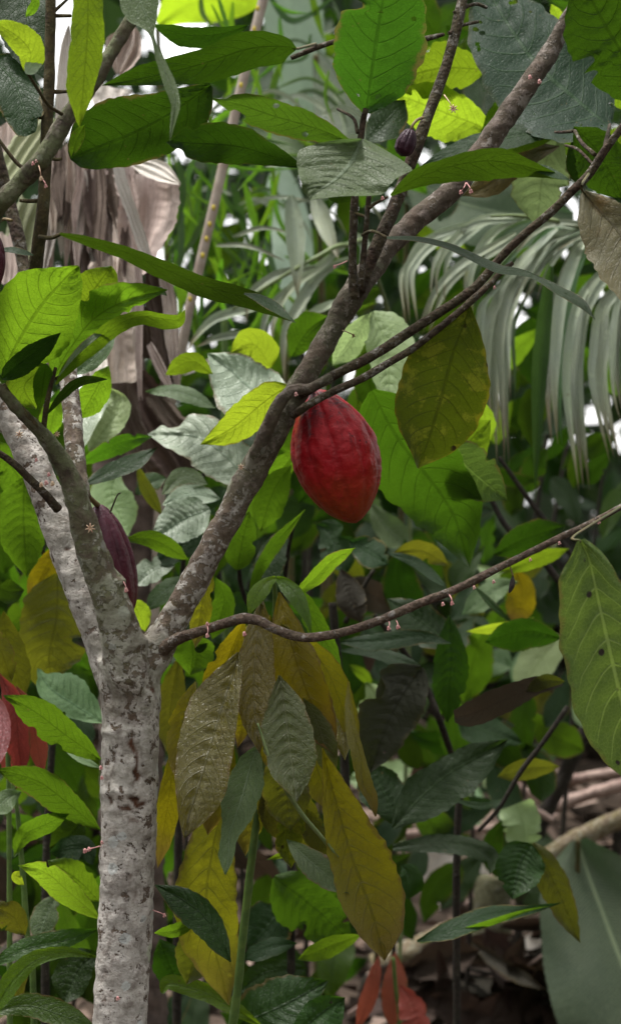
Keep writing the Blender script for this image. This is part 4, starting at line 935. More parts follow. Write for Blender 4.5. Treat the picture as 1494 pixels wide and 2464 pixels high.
A(dr, 'br', [(1010, 2268, 2, 2), (1090, 2252, 6, 10), (1180, 2222, 6, 10), (1260, 2195, 3, 6), (1330, 2178, 0, 0)], 0, 4.58, -1.)
A(dr, 'ol', [(1345, 1845), (1270, 1850), (1195, 1870)], (26, 26), 5.1, -.6)
A(dr, 'dk', [(1276, 2030), (1250, 2080), (1232, 2165)], (56, 62), 4.7, .6, pr='ov', rip=1.8, label='glossy dark green hanging leaf')
A(dr, 'ol', [(1282, 2028), (1330, 2120), (1395, 2270)], (40, 34), 4.75, -.2, pr='ov')
A(dr, 'pl', [(1240, 1935), (1255, 1975), (1262, 2030)], (48, 44), 5.4, .1, pr='str', rip=.4, label='pale yellow blunt hanging leaf')
A(dr, 'pl', [(880, 1640), (905, 1690), (860, 1790)], (40, 36), 5.2, .2)
A(dr, 'br', [(840, 1600), (870, 1620), (895, 1650)], (14, 14), 5.2, -.6)

# saturated green plants low centre
lc = thing('broadleaf_seedling', 'low seedling with pierced light green leaf at the bottom edge', 'seedling', base(640, 4.5))
TB(lc, 'stem', 'stem', [(640, 3000, 8, 4.5), (635, 2500, 7, 4.5), (690, 2420, 6, 4.5)])
A(lc, 'br', [(625, 2466, 5, 5), (560, 2425, 20, 18), (500, 2392, 24, 20), (440, 2372, 22, 20), (405, 2368, 22, 14), (390, 2390, 4, 4)], 0, 4.35, .2, rip=.5)
A(lc, 'dh', [(565, 2470), (680, 2420), (790, 2360)], (60, 75), 4.4, .5, pr='ov', wav=.06, nvein=9)
A(lc, 'dh', [(700, 2500), (770, 2440), (830, 2400)], (60, 40), 4.35, .5)
A(lc, 'md', [(660, 2110), (750, 2180), (850, 2270)], (80, 60), 4.7, -.4, pr='ov')
A(lc, 'md', [(870, 2080), (800, 2170), (745, 2260)], (40, 50), 4.75, -.4)
A(lc, 'br', [(868, 2250), (800, 2275), (715, 2310)], (24, 26), 4.5, -.5)
A(lc, 'gr', [(715, 2270), (650, 2280), (580, 2310)], (24, 24), 4.6, .6)
A(lc, 'gr', [(740, 2150), (670, 2200), (595, 2290)], (60, 60), 4.8, .4)
A(lc, 'dk', [(740, 2330), (640, 2340), (570, 2390)], (30, 40), 4.8, .4)

# ------------------------------------------------------------------ palm frond on the right, and the one in the middle
palm = thing('palm_frond', 'arching silvery palm frond drooping at the right behind the branches', 'palm', base(1450, 5.2))
TB(palm, 'rachis', 'petg', [(1560, 3200, 16, 5.4), (1620, 1500, 14, 5.4), (1600, 800, 12, 5.35), (1530, 600, 9, 5.3), (1403, 546, 7, 5.2), (1262, 521, 5, 5.1), (1180, 520, 3, 5.05)])
for q in (([(1258, 518), (1169, 524), (1114, 554), (1069, 606), (1050, 665), (1054, 735)], 15), ([(1262, 522), (1199, 550), (1158, 598), (1132, 665), (1138, 760)], 17), ([(1160, 530), (1060, 560), (1021, 587), (991, 624), (976, 665), (987, 780)], 15),
          ([(1240, 560), (1132, 621), (1080, 662), (1043, 714), (1015, 810)], 17), ([(1284, 545), (1214, 613), (1147, 699), (1100, 760)], 12), ([(1340, 550), (1310, 576), (1247, 636), (1199, 717), (1177, 792), (1173, 922), (1190, 1068)], 20),
          ([(1380, 545), (1314, 580), (1255, 650), (1221, 717), (1203, 810), (1206, 922), (1213, 1118)], 20), ([(1403, 546), (1329, 580), (1284, 636), (1240, 730)], 14), ([(1230, 660), (1190, 700), (1164, 740), (1156, 829), (1154, 922), (1182, 1070)], 10),
          ([(1440, 560), (1403, 580), (1366, 662), (1344, 754), (1333, 922), (1341, 1072)], 27), ([(1480, 600), (1459, 645), (1414, 695), (1389, 773), (1379, 922), (1403, 1178)], 24), ([(1510, 640), (1481, 690), (1448, 736), (1437, 829), (1437, 922), (1478, 1108)], 20),
          ([(1530, 660), (1500, 725), (1481, 829), (1485, 922), (1500, 1010)], 18), ([(1260, 680), (1225, 777), (1224, 880), (1228, 968)], 9), ([(1420, 540), (1340, 535), (1285, 560), (1240, 610)], 13), ([(1400, 560), (1345, 590), (1300, 650), (1270, 720)], 11), ([(1500, 590), (1420, 560), (1340, 600)], 12)):
    A(palm, 'pa', [(x - 13 + rng.uniform(-5, 5), y + 9 + rng.uniform(-5, 5)) for x, y in q[0]], q[1] * .5, 5.22, .35, t=rng.uniform(-1.2, 1.2), name='leaflet', pr='lan', rip=0., fold=.6, wav=.03, nv=3)
    A(palm, 'pa' if rng.random() < .6 else 'pg', [(x + 14 + rng.uniform(-6, 6), y + 6) for x, y in q[0]], q[1] * .6, 5.35, .35, t=rng.uniform(-1.2, 1.2), name='leaflet', pr='lan', rip=0., fold=.6, wav=.02, nv=3)
    A(palm, 'pa', q[0], q[1] * .6, 5.15 + .1 * rng.random(), .35, t=rng.uniform(-1.1, 1.1), name='leaflet', pr='lan', rip=0., fold=.65, wav=.03, nv=3, tw=rng.uniform(-1.5, 1.5))
A(palm, 'pg', [(1325, 640), (1318, 690), (1307, 792), (1296, 922), (1286, 1192)], 20, 5.12, -.2, name='leaflet', pr='lan', rip=0., fold=.65, wav=.03, nv=3, tw=rng.uniform(-1.5, 1.5))
palm2 = thing('palm_frond', 'narrow grey green palm leaflets in the gap left of the forking limb', 'palm', base(760, 5.3))
TB(palm2, 'rachis', 'petg', [(940, 3000, 5, 5.9), (985, 1200, 5, 5.8), (900, 640, 5, 5.5), (833, 590, 6, 5.35), (760, 620, 5, 5.3), (640, 690, 4, 5.3), (560, 745, 3, 5.3)])
for q in (([(840, 581), (776, 635), (694, 699), (659, 777), (655, 845)], 11), ([(840, 620), (769, 660), (715, 741), (684, 812), (684, 925)], 15), ([(760, 640), (723, 649), (662, 663), (602, 709), (592, 785)], 11), ([(640, 735), (588, 745), (517, 766), (470, 812), (446, 855)], 12),
          ([(600, 800), (524, 812), (470, 836)], 9), ([(820, 722), (751, 752), (715, 790)], 10), ([(745, 660), (726, 777), (724, 862)], 5), ([(690, 690), (640, 760), (625, 870)], 8), ([(700, 470), (712, 590), (716, 720)], 24), ([(755, 470), (783, 546), (815, 625)], 22), ([(609, 484), (670, 474), (735, 480)], 5),
          ([(560, 570), (630, 548), (700, 560)], 6), ([(520, 590), (600, 592), (690, 630)], 6), ([(850, 560), (880, 600), (860, 680)], 14), ([(640, 400), (720, 390), (820, 420)], 6)):
    A(palm2, 'pa', q[0], q[1], 5.3 + .15 * rng.random(), .35, t=rng.uniform(-1.1, 1.1), name='leaflet', pr='lan', rip=0., fold=.65, wav=.03, nv=3, tw=rng.uniform(-1.5, 1.5))

# ------------------------------------------------------------------ grassy clump and cane
gras = thing('grass_clump', 'tall clump of bright green strap leaves behind the tan cane', 'grass clump', base(540, 5.6))
blades = [([(559, 440), (588, 546), (602, 600)], 11), ([(588, 440), (612, 540), (625, 640)], 9), ([(505, 480), (520, 564), (536, 670)], 10), ([(747, -20), (765, 50), (780, 100)], 9), ([(480, 430), (455, 520), (430, 620)], 9), ([(430, 380), (440, 470), (425, 560)], 9), ([(560, 640), (600, 690), (625, 740)], 8)]
for k in range(58):
    x, y = rng.uniform(395, 690), rng.uniform(300, 720)
    a = rng.choice([rng.normal(1.35, .22), rng.normal(1.85, .25), rng.normal(.8, .3)])
    L = rng.uniform(130, 280)
    c = rng.normal(0, .25)
    blades.append(([(x, y), (x + L * .5 * math.cos(a), y + L * .5 * math.sin(a)), (x + L * math.cos(a + c), y + L * math.sin(a + c))], rng.uniform(4, 8.5)))
for k in range(34):
    x, y = rng.uniform(430, 800), rng.uniform(-20, 330)
    a = rng.normal(1.5, .45); L = rng.uniform(90, 200); c = rng.normal(0, .35)
    blades.append(([(x, y), (x + L * .5 * math.cos(a), y + L * .5 * math.sin(a)), (x + L * math.cos(a + c), y + L * math.sin(a + c))], rng.uniform(4, 9)))
for k in range(26):
    x, y = rng.uniform(560, 860), rng.uniform(60, 520)
    d = rng.choice([-1, 1]); L = rng.uniform(90, 190)
    blades.append(([(x, y), (x + d * L * .4, y - L * .12), (x + d * L * .8, y + L * .12), (x + d * L, y + L * .5)], rng.uniform(3.5, 7)))
for k, q in enumerate(blades):
    A(gras, ('gg' if k % 5 else 'pg') if len(q[0]) < 4 else ('pa' if k % 3 else 'pg'), q[0], q[1], 5.5 + .7 * rng.random(), rng.uniform(-.5, .3), t=rng.uniform(-.8, .8), name='blade', pr='lan', rip=0., fold=.3, wav=0., nv=2)
TB(gras, 'stem', 'stem', [(560, 3000, 10, 5.8), (545, 1500, 9, 5.8), (540, 700, 7, 5.8)])
cane = thing('cane', 'slim tan cane with yellow nodes leaning up through the grass clump', 'cane', base(400, 5.3))
TB(cane, 'stalk', 'cane', [(330, 3000, 13, 5.4), (380, 1300, 12.5, 5.35), (438, 841, 12, 5.3), (474, 670, 12, 5.3), (524, 457, 12, 5.3), (560, 298, 12, 5.3), (590, 172, 12, 5.3), (633, 0, 12, 5.3), (655, -90, 12, 5.3)], rough=.03)
for x, y in ((514, 500), (505, 540), (497, 575), (488, 615), (607, 95), (612, 70), (604, 120), (580, 205), (458, 720), (468, 690), (620, 20)):
    nv_, nf_ = ball_arrays(at(x, y, 5.24), 5 * px(5.2), 8, (1, .6, 1.5))
    link('node', mesh_from('node', nv_ - off(cane), nf_), cane, mats=[M['node']])

# ------------------------------------------------------------------ dead banana plant at the left
ban = thing('dead_banana_plant', 'dried banana plant with pinkish brown sheaths hanging in strips behind the left shoots', 'banana plant', base(250, 5.0))
TB(ban, 'pseudostem', 'stalkb', [(330, 3000, 80, 5.4), (310, 1500, 75, 5.4), (290, 1000, 72, 5.4), (240, 600, 68, 5.4), (225, 420, 56, 5.4), (218, 330, 40, 5.4), (210, 280, 16, 5.4)], rough=.12, seg=20)
def SH(mat, p, Y, s=.0, t=0., **kw):
    kw.setdefault('fold', .5); kw.setdefault('wav', .05); kw.setdefault('rip', 0.); kw.setdefault('rag', 10); kw.setdefault('pleat', .22); kw.setdefault('nv', 10)
    A(ban, mat, p, 0, Y, s, t, name='dry_sheath', **kw)
SH('tn', [(352, 425, 78, 76), (350, 480, 66, 84), (344, 540, 60, 72), (335, 600, 50, 48), (320, 660, 30, 30)], 4.95, .25, curl=-.3, pleat=.3, npl=2.2)
SH('tp', [(300, 385, 4, 4), (345, 392, 26, 14), (390, 412, 26, 22), (432, 440, 4, 4)], 4.9, .9, fold=.1)
SH('tp', [(283, 388, 12, 12), (294, 440, 15, 14), (318, 510, 14, 13), (342, 580, 15, 13), (362, 640, 10, 10)], 4.86, .1)
SH('tp', [(270, 205, 50, 50), (262, 240, 46, 44), (252, 270, 30, 30)], 5.0, .8, fold=.2)
SH('tn', [(318, 62, 6, 6), (312, 85, 34, 30), (302, 115, 50, 40), (292, 150, 34, 30), (286, 176, 4, 4)], 5.0, .2, fold=.4, pleat=.4)
SH('tp', [(166, 60, 2, 2), (160, 110, 12, 16), (156, 180, 18, 22), (152, 280, 18, 20), (148, 340, 10, 10)], 5.05, .1)
SH('tp', [(180, 130, 30, 40), (190, 200, 26, 40), (170, 300, 20, 20)], 5.12, .4)
for k in range(34):
    x = 112 + k * 6.6 + rng.uniform(-8, 8)
    y0 = rng.uniform(330, 440); L = rng.uniform(160, 330)
    wd = rng.uniform(9, 24)
    dx = rng.uniform(-22, 14)
    SH(('tb', 'tn', 'tn', 'tb', 'tp')[k * 7 % 5], [(x, y0, wd * .7, wd * .7), (x + dx * .3 + rng.uniform(-7, 7), y0 + L * .33, wd, wd * rng.uniform(.5, 1.2)), (x + dx * .7 + rng.uniform(-9, 9), y0 + L * .66, wd * rng.uniform(.7, 1.2), wd * .8), (x + dx, y0 + L, wd * .3, wd * .3)], rng.uniform(4.94, 5.08), rng.uniform(-.1, .6), t=rng.uniform(-.7, .7), wav=.1, rag=14, curl=rng.uniform(-.6, .6), pleat=.4, npl=1.6)
SH('tn', [(268, 620, 55, 70), (270, 700, 60, 66), (268, 790, 60, 70), (262, 870, 66, 76), (262, 915, 60, 78)], 4.9, .15, wav=.08, fold=.15)
SH('tp', [(225, 800, 24, 30), (228, 860, 30, 30), (222, 905, 26, 40)], 4.86, .5)
SH('tn', [(332, 630, 9, 9), (336, 740, 10, 10), (334, 850, 8, 9), (338, 958, 5, 5)], 4.84, .1)
SH('tb', [(372, 640, 26, 30), (388, 720, 34, 34), (400, 810, 34, 30), (410, 940, 20, 16)], 4.95, .1, wav=.12)
SH('tn', [(395, 650, 14, 16), (410, 740, 18, 16), (418, 830, 18, 14), (428, 930, 6, 6)], 4.92, .2)
SH('tn', [(360, 830, 8, 10), (385, 880, 14, 12), (410, 935, 8, 8)], 4.88, .2)
SH('tb', [(310, 900, 50, 40), (350, 980, 70, 60), (390, 1060, 80, 70), (440, 1150, 50, 50)], 5.08, .1, wav=.1, fold=.2)
SH('tb', [(290, 920, 30, 30), (310, 1000, 36, 30), (340, 1100, 30, 30)], 5.02, .1, wav=.1)
SH('tb', [(370, 950, 24, 20), (430, 1030, 26, 30), (520, 1120, 24, 24)], 5.06, .3, wav=.1)
SH('tb', [(345, 740, 22, 22), (350, 800, 26, 26), (352, 860, 18, 18)], 5.0, .1)
SH('tp', [(440, 900, 6, 6), (500, 872, 9, 8), (555, 850, 3, 3)], 4.95, .6)
SH('ty', [(120, 270, 30, 28), (70, 340, 34, 30), (30, 400, 36, 32), (-20, 460, 34, 34)], 4.85, .5, fold=.1)
SH('ty', [(90, 480, 40, 40), (60, 560, 44, 44), (30, 650, 40, 40)], 5.05, .3, fold=.1)
SH('tn', [(20, 300, 26, 26), (10, 360, 30, 30), (-10, 430, 24, 24)], 4.95, .2)
SH('tn', [(20, 560, 20, 20), (25, 610, 24, 24), (20, 680, 20, 20)], 4.9, .4)
TB(tree, 'branch', 'bk2', [(-20, 330, 18, 4.4), (15, 460, 17, 4.4), (42, 560, 16, 4.38), (62, 660, 16, 4.36), (90, 780, 16, 4.3), (140, 900, 18, 4.2)])

# ------------------------------------------------------------------ banana leaves
def banana(label, rows, mat, Y, s, t, stem, **kw):
    b = thing('banana_leaf', label, 'banana leaf', base(stem[0], Y))
    kw.setdefault('fold', .12); kw.setdefault('wav', .015); kw.setdefault('rip', .5)
    A(b, mat, rows, 0, Y, s, t, name='blade', nvein=30, nv=8, **kw)
    TB(b, 'midrib', 'pet', [(stem[0], stem[1], 8, Y + .6), ((stem[0] + rows[0][0]) / 2 + 20, (stem[1] + rows[0][1]) / 2, 7, Y + .35), (rows[0][0], rows[0][1], 6, Y + .05)])
    return b
banana('large grey green banana leaf blade in the bottom right corner', [(1390, 2020, 20, 20), (1410, 2090, 110, 90), (1450, 2200, 160, 150), (1500, 2330, 190, 190), (1560, 2480, 180, 190), (1620, 2600, 60, 60)], 'bn', 6.2, .5, .1, (1330, 3000), pleat=.05, npl=2)
banana('pale minty banana leaf at the top between the cane and the hanging leaf', [(760, 320, 20, 20), (735, 220, 46, 60), (715, 100, 66, 70), (700, -40, 66, 70), (690, -160, 10, 10)], 'bp', 6.6, -.2, .2, (790, 2400))
banana('grey blue banana leaf with crosswise folds right of the cane', [(760, 130, 10, 10), (790, 190, 40, 50), (815, 260, 60, 60), (840, 360, 50, 50), (850, 420, 10, 10)], 'bn', 6.3, .5, 0., (760, 2400))
banana('greyish banana leaf behind the palm leaflets in the middle gap', [(670, 380, 10, 10), (680, 460, 40, 40), (700, 560, 48, 50), (705, 680, 40, 44), (710, 780, 10, 10)], 'bp', 6.4, .3, .1, (690, 2400))
banana('dark grey green banana leaf behind the right limb', [(980, 420, 20, 20), (1060, 470, 80, 60), (1150, 500, 90, 70), (1260, 520, 80, 70), (1380, 520, 10, 10)], 'bn', 5.8, .3, 0., (900, 2400))
banana('lime backlit banana leaf at the top left of the cane', [(380, 60, 10, 10), (440, 20, 40, 60), (510, 0, 55, 70), (590, -20, 50, 60), (680, -50, 10, 10)], 'by', 6.0, -.8, 0., (420, 2400))

# ------------------------------------------------------------------ fallen wood and dead leaves on the slope
def log(label, mat, P, name='fallen_branch'):
    a = np.mean([at(p[0], p[1], p[3]) for p in P], axis=0)
    b = bpy.data.meshes.new('x')
    seedn[0] += 1
    V, F = tube_arrays(P, None, 14, 9, .22, True, seedn[0], .1)
    o = link(name, mesh_from(name, V - a, F), None, label, 'branch', mats=[M[mat]])
    o.location = a
    return o
log('thick fallen branch with yellow lichen lying towards the right edge', 'log', [(1305, 2062, 20, 6.6), (1370, 2030, 23, 6.6), (1430, 1998, 23, 6.6), (1520, 1960, 24, 6.6)])
log('thin pale fallen branch just under the yellow lichened one', 'log', [(1320, 2086, 14, 6.5), (1400, 2080, 15, 6.5), (1520, 2072, 15, 6.5)])
log('curved thin twig below the pale fallen branch', 'dry', [(1340, 2080, 6, 6.5), (1390, 2108, 6, 6.5), (1440, 2114, 6, 6.5), (1520, 2100, 6, 6.5)])
log('pinkish dead stick slanting above the lichened branch', 'dry', [(1270, 1985, 13, 6.8), (1330, 1945, 15, 6.8), (1420, 1910, 15, 6.8), (1520, 1880, 15, 6.8)])
log('long level stick of split pink brown wood behind the dark leaf', 'dry', [(925, 2010, 10, 6.9), (1020, 2004, 11, 6.9), (1120, 1998, 10, 6.9), (1215, 1994, 9, 6.9)])
log('dark leaning dead stem behind the veined right leaf', 'bkd', [(1285, 2010, 20, 6.5), (1330, 1920, 19, 6.5), (1370, 1840, 18, 6.5), (1415, 1740, 16, 6.5)])
log('dark upright dead stump at the right edge', 'bkd', [(1484, 2260, 16, 6.6), (1482, 2150, 14, 6.6), (1486, 2000, 13, 6.6)])
log('pale stick arching behind the pale yellow leaf', 'dry', [(1130, 1850, 8, 6.9), (1180, 1870, 9, 6.9), (1250, 1895, 9, 6.9), (1300, 1930, 8, 6.9)])
log('pink split stick crossing under the olive leaf', 'dry', [(1120, 1880, 11, 7.0), (1200, 1868, 12, 7.0), (1300, 1880, 12, 7.0), (1420, 1868, 12, 7.0), (1520, 1850, 12, 7.0)])
log('mossy grey log slanting beside the dead brown heap', 'log', [(900, 2330, 34, 6.7), (960, 2305, 34, 6.7), (1060, 2260, 32, 6.7), (1110, 2235, 30, 6.7)])
log('pale branch leaning behind the dark shrub stems', 'dry', [(1060, 1660, 9, 6.4), (1100, 1610, 9, 6.4), (1120, 1580, 8, 6.4)])
log('mossy stump of grey bark behind the glossy hanging leaf', 'bkg', [(1180, 2260, 50, 6.6), (1185, 2160, 44, 6.6), (1190, 2110, 38, 6.6)], 'tree_stump')
log('thin pale stick lying steeply under the glossy hanging leaf', 'dry', [(1120, 2180, 6, 6.6), (1180, 2110, 6, 6.62), (1300, 1990, 6, 6.7), (1340, 1960, 5, 6.7)])
log('short pale broken stick in front of the dark leaning dead stem', 'dry', [(1180, 1905, 7, 6.4), (1260, 1935, 8, 6.4), (1330, 1975, 7, 6.4)])
log('thin dark twig arching over the level split stick', 'bkd', [(1100, 1960, 5, 6.4), (1160, 1930, 5, 6.4), (1230, 1940, 5, 6.4), (1310, 2000, 4, 6.4)])
log('thin grey stick crossing low behind the red young leaves', 'dry', [(840, 2440, 6, 6.3), (930, 2380, 6, 6.35), (1040, 2340, 6, 6.4), (1120, 2330, 5, 6.4)])
heap = thing('dead_leaf_heap', 'heap of dark brown shrivelled banana leaves in the bottom right', 'leaf heap', base(1180, 6.7, .1))
for k in range(84):
    x, y = rng.uniform(960, 1340), rng.uniform(2220, 2450)
    y = max(y, 2215 + abs(x - 1190) * .5)
    a = rng.uniform(.2, 2.9) if k % 3 else rng.uniform(-.4, .8)
    L = rng.uniform(110, 230)
    A(heap, 'th' if k % 5 else 'dd', [(x, y), (x + L * .5 * math.cos(a) + rng.uniform(-20, 20), y + L * .5 * math.sin(a)), (x + L * math.cos(a), y + L * math.sin(a))], rng.uniform(16, 52), 6.45 + rng.uniform(-.15, .25), rng.uniform(-.6, 1.), t=rng.uniform(-.6, .6), name='dry_leaf', fold=rng.uniform(.3, 1.), wav=.1, rip=0., curl=rng.uniform(-.5, .5), pr='ell')
for k in range(7):
    x, y = rng.uniform(960, 1340), rng.uniform(2260, 2440)
    a = rng.uniform(-.6, .7)
    TB(heap, 'twig', 'dry' if k % 2 else 'bkd', [(x, y, 5, 6.4), (x + 60 * math.cos(a), y + 60 * math.sin(a) + 8, 5, 6.38), (x + 140 * math.cos(a), y + 140 * math.sin(a), 4, 6.36)], seg=7)
pinkl = thing('dead_banana_leaf', 'pale pink dead banana leaf hanging behind the dark drooping leaf', 'dead leaf', base(1060, 6.9, .2))
A(pinkl, 'tp', [(1075, 2030, 20, 20), (1050, 2080, 34, 40), (1040, 2130, 30, 36), (1050, 2190, 16, 16)], 0, 6.9, .2, name='dry_leaf', rip=0., fold=.4, wav=.08)
A(pinkl, 'tp', [(1150, 2040, 10, 10), (1165, 2080, 16, 20), (1170, 2120, 8, 8)], 0, 6.9, .2, name='dry_leaf', rip=0., fold=.4, wav=.08)
A(pinkl, 'tp', [(1270, 2250, 10, 10), (1290, 2280, 26, 20), (1310, 2330, 8, 8)], 0, 6.9, .2, name='dry_leaf', rip=0., fold=.4, wav=.08)

# ------------------------------------------------------------------ understorey behind
HOLES = [(150, 60, 90, 110), (410, 30, 80, 80), (430, 110, 60, 70), (240, 250, 90, 60), (130, 140, 30, 60), (1385, 510, 30, 50), (1330, 565, 34, 26), (1270, 715, 50, 26), (1235, 770, 45, 30), (1455, 990, 60, 55), (575, 780, 22, 26), (540, 745, 14, 20),
         (660, 625, 16, 8), (460, 830, 14, 20), (560, 200, 16, 24), (1320, 1215, 20, 26), (1295, 1180, 14, 14), (455, 700, 18, 12), (500, 500, 12, 18)]
def fill(label, cat, name, rect, n, Yr, mats, size, ang=(20, 160), sr=(-.8, .8), wr=(.17, .26), stemx=None):
    x0, y0, x1, y1 = rect
    Ym = (Yr[0] + Yr[1]) / 2
    sx = stemx or (x0 + x1) / 2
    th = thing(name, label, cat, base(sx, Ym, ground_h((sx - 747) * px(Ym), Ym)))
    foot = 1232 + (CAMZ - ground_h((sx - 747) * px(Ym), Ym)) / px(Ym)
    for k in range(1):
        xe = rng.uniform(x0, x1); ye = y0 + (y1 - y0) * rng.uniform(.05, .4)
        TB(th, 'stem', 'bkd', [(sx, foot, 7, Yr[1]), ((sx + xe) / 2 + rng.uniform(-60, 60), (foot + ye) / 2, 6, Yr[1] + .05), (xe, ye, 3, Yr[1])], seg=8, step=20)
    keys = list(mats); pw = np.array([mats[k] for k in keys], float); pw /= pw.sum()
    gx = max(1, int(round(math.sqrt(n * (x1 - x0) / (y1 - y0))))); gy = int(math.ceil(n / gx))
    c = 0
    for j in range(gy):
        for i in range(gx):
            if c >= n: break
            c += 1
            Y = rng.uniform(*Yr)
            m = str(rng.choice(keys, p=pw))
            L = rng.uniform(*size) * 4.9 / Y
            cx = x0 + (i + rng.uniform(0, 1)) * (x1 - x0) / gx; cy = y0 + (j + rng.uniform(0, 1)) * (y1 - y0) / gy
            if any(((cx - q[0]) / (q[2] + 25)) ** 2 + ((cy - q[1]) / (q[3] + 20)) ** 2 < 1 for q in HOLES): continue
            a = math.radians(rng.uniform(*ang))
            if rng.random() < .5: a = math.pi - a
            bx, by = cx - L / 2 * math.cos(a), cy - L / 2 * math.sin(a)
            bend = rng.uniform(-.5, .5)
            tx, ty = bx + L * math.cos(a + bend * .5), by + L * math.sin(a + bend * .5)
            up = m in ('gr', 'sv', 'gp', 'pl', 'aq')
            s = abs(rng.uniform(.2, .9)) * (1 if up else -1) if rng.random() < .85 else rng.uniform(*sr)
            w = L * rng.uniform(*wr)
            A(th, m, [(bx, by), (cx + rng.uniform(-.06, .06) * L, cy), (tx, ty)], (w, w * rng.uniform(.8, 1.2)), Y, s, t=rng.uniform(-.7, .7), pr=str(rng.choice(['ell', 'ov', 'ob'])), nu=18, nv=4, nvein=int(rng.integers(8, 12)), rip=1.2, drp=rng.uniform(-.2, .5))
    return th
SZ = (120, 230)
fill('loose shrub of green leaves seen past the middle limb below the red pod', 'shrub', 'understorey_shrub', (600, 900, 900, 1300), 26, (5.3, 6.2), {'md': 3, 'dk': 3, 'br': 1, 'gr': 1}, SZ)
fill('green shrub in the shade right of the yellow spotted leaf', 'shrub', 'understorey_shrub', (1130, 820, 1494, 1300), 36, (5.6, 6.6), {'md': 4, 'dk': 5, 'gr': 2, 'br': 1}, SZ)
fill('dusky shrub of mixed grey and pale leaves behind the crooked thin branch', 'shrub', 'understorey_shrub', (800, 1250, 1150, 1700), 36, (5.4, 6.3), {'gr': 4, 'dk': 3, 'gp': 1.5, 'pl': 1, 'ol': 1, 'dd': 1}, SZ)
fill('pale leaved shrub left of the big veined right leaf', 'shrub', 'understorey_shrub', (1080, 1330, 1420, 1850), 34, (5.5, 6.5), {'gr': 3, 'aq': 1.5, 'dk': 3, 'pl': 1, 'ol': 1, 'md': 1.5}, SZ)
fill('low grey and mint leaved shrub around the fallen sticks', 'shrub', 'understorey_shrub', (900, 1750, 1350, 2150), 30, (7.0, 7.8), {'gr': 3, 'aq': 1.5, 'dk': 3, 'sv': 1, 'dd': 1}, (120, 260))
fill('dark leaved plant low between the drooping olive shoot and the fallen sticks', 'shrub', 'understorey_shrub', (880, 1760, 1300, 2220), 22, (5.6, 6.3), {'gr': 3, 'dk': 5, 'md': 1, 'db': 1, 'pl': .5}, (130, 250))
fill('green shrub behind the forked trunk at the left edge', 'shrub', 'understorey_shrub', (-20, 950, 260, 1450), 26, (5.2, 6.2), {'md': 4, 'dk': 4, 'br': 1, 'gr': 1}, SZ)
fill('mixed green shrub left of the pale trunk, behind the red young leaves', 'shrub', 'understorey_shrub', (-20, 1450, 260, 1950), 28, (5.2, 6.0), {'md': 3, 'dk': 4, 'gr': 2, 'ol': 1, 'aq': .6}, SZ)
fill('dense dark green undergrowth left of the trunk foot', 'shrub', 'understorey_shrub', (-20, 1900, 260, 2480), 34, (5.0, 6.0), {'md': 3, 'dk': 5, 'gr': 2.5, 'dd': 1}, SZ)
fill('dark green shrub in the gap behind the hanging olive leaves', 'shrub', 'understorey_shrub', (360, 1450, 880, 2000), 40, (5.2, 6.2), {'md': 3, 'dk': 5, 'gr': 2, 'gp': .6}, SZ)
fill('dark shade loving plant right of the trunk foot', 'shrub', 'understorey_shrub', (350, 2000, 880, 2480), 40, (5.3, 6.5), {'md': 2, 'dk': 6, 'gr': 3, 'dd': 2}, SZ)
fill('silvery and dark leaves low in the fork between the limbs', 'shrub', 'understorey_shrub', (250, 1050, 600, 1500), 28, (5.4, 6.4), {'dk': 5, 'gr': 3, 'sv': 1.2, 'md': 1}, SZ)
fill('dark green tangle behind the arching palm frond', 'shrub', 'understorey_shrub', (960, 540, 1494, 900), 38, (5.9, 7.0), {'md': 3, 'dk': 7, 'br': .6}, SZ)
fill('dim green shrub behind the grass clump and middle palm', 'shrub', 'understorey_shrub', (420, 450, 900, 950), 34, (6.6, 7.6), {'dk': 7, 'md': 2, 'gr': 1.5}, (120, 240))
fill('leafy tree crown behind the large grey leaf at the top right', 'tree', 'understorey_tree', (880, 0, 1494, 480), 44, (5.4, 6.6), {'md': 4, 'dk': 3, 'br': 2, 'gr': 2}, SZ)
fill('grey green tree crown behind the cane at the top middle', 'tree', 'understorey_tree', (520, 60, 880, 460), 22, (6.6, 7.6), {'dk': 3, 'gr': 4, 'gp': 2, 'md': 2}, (120, 240))

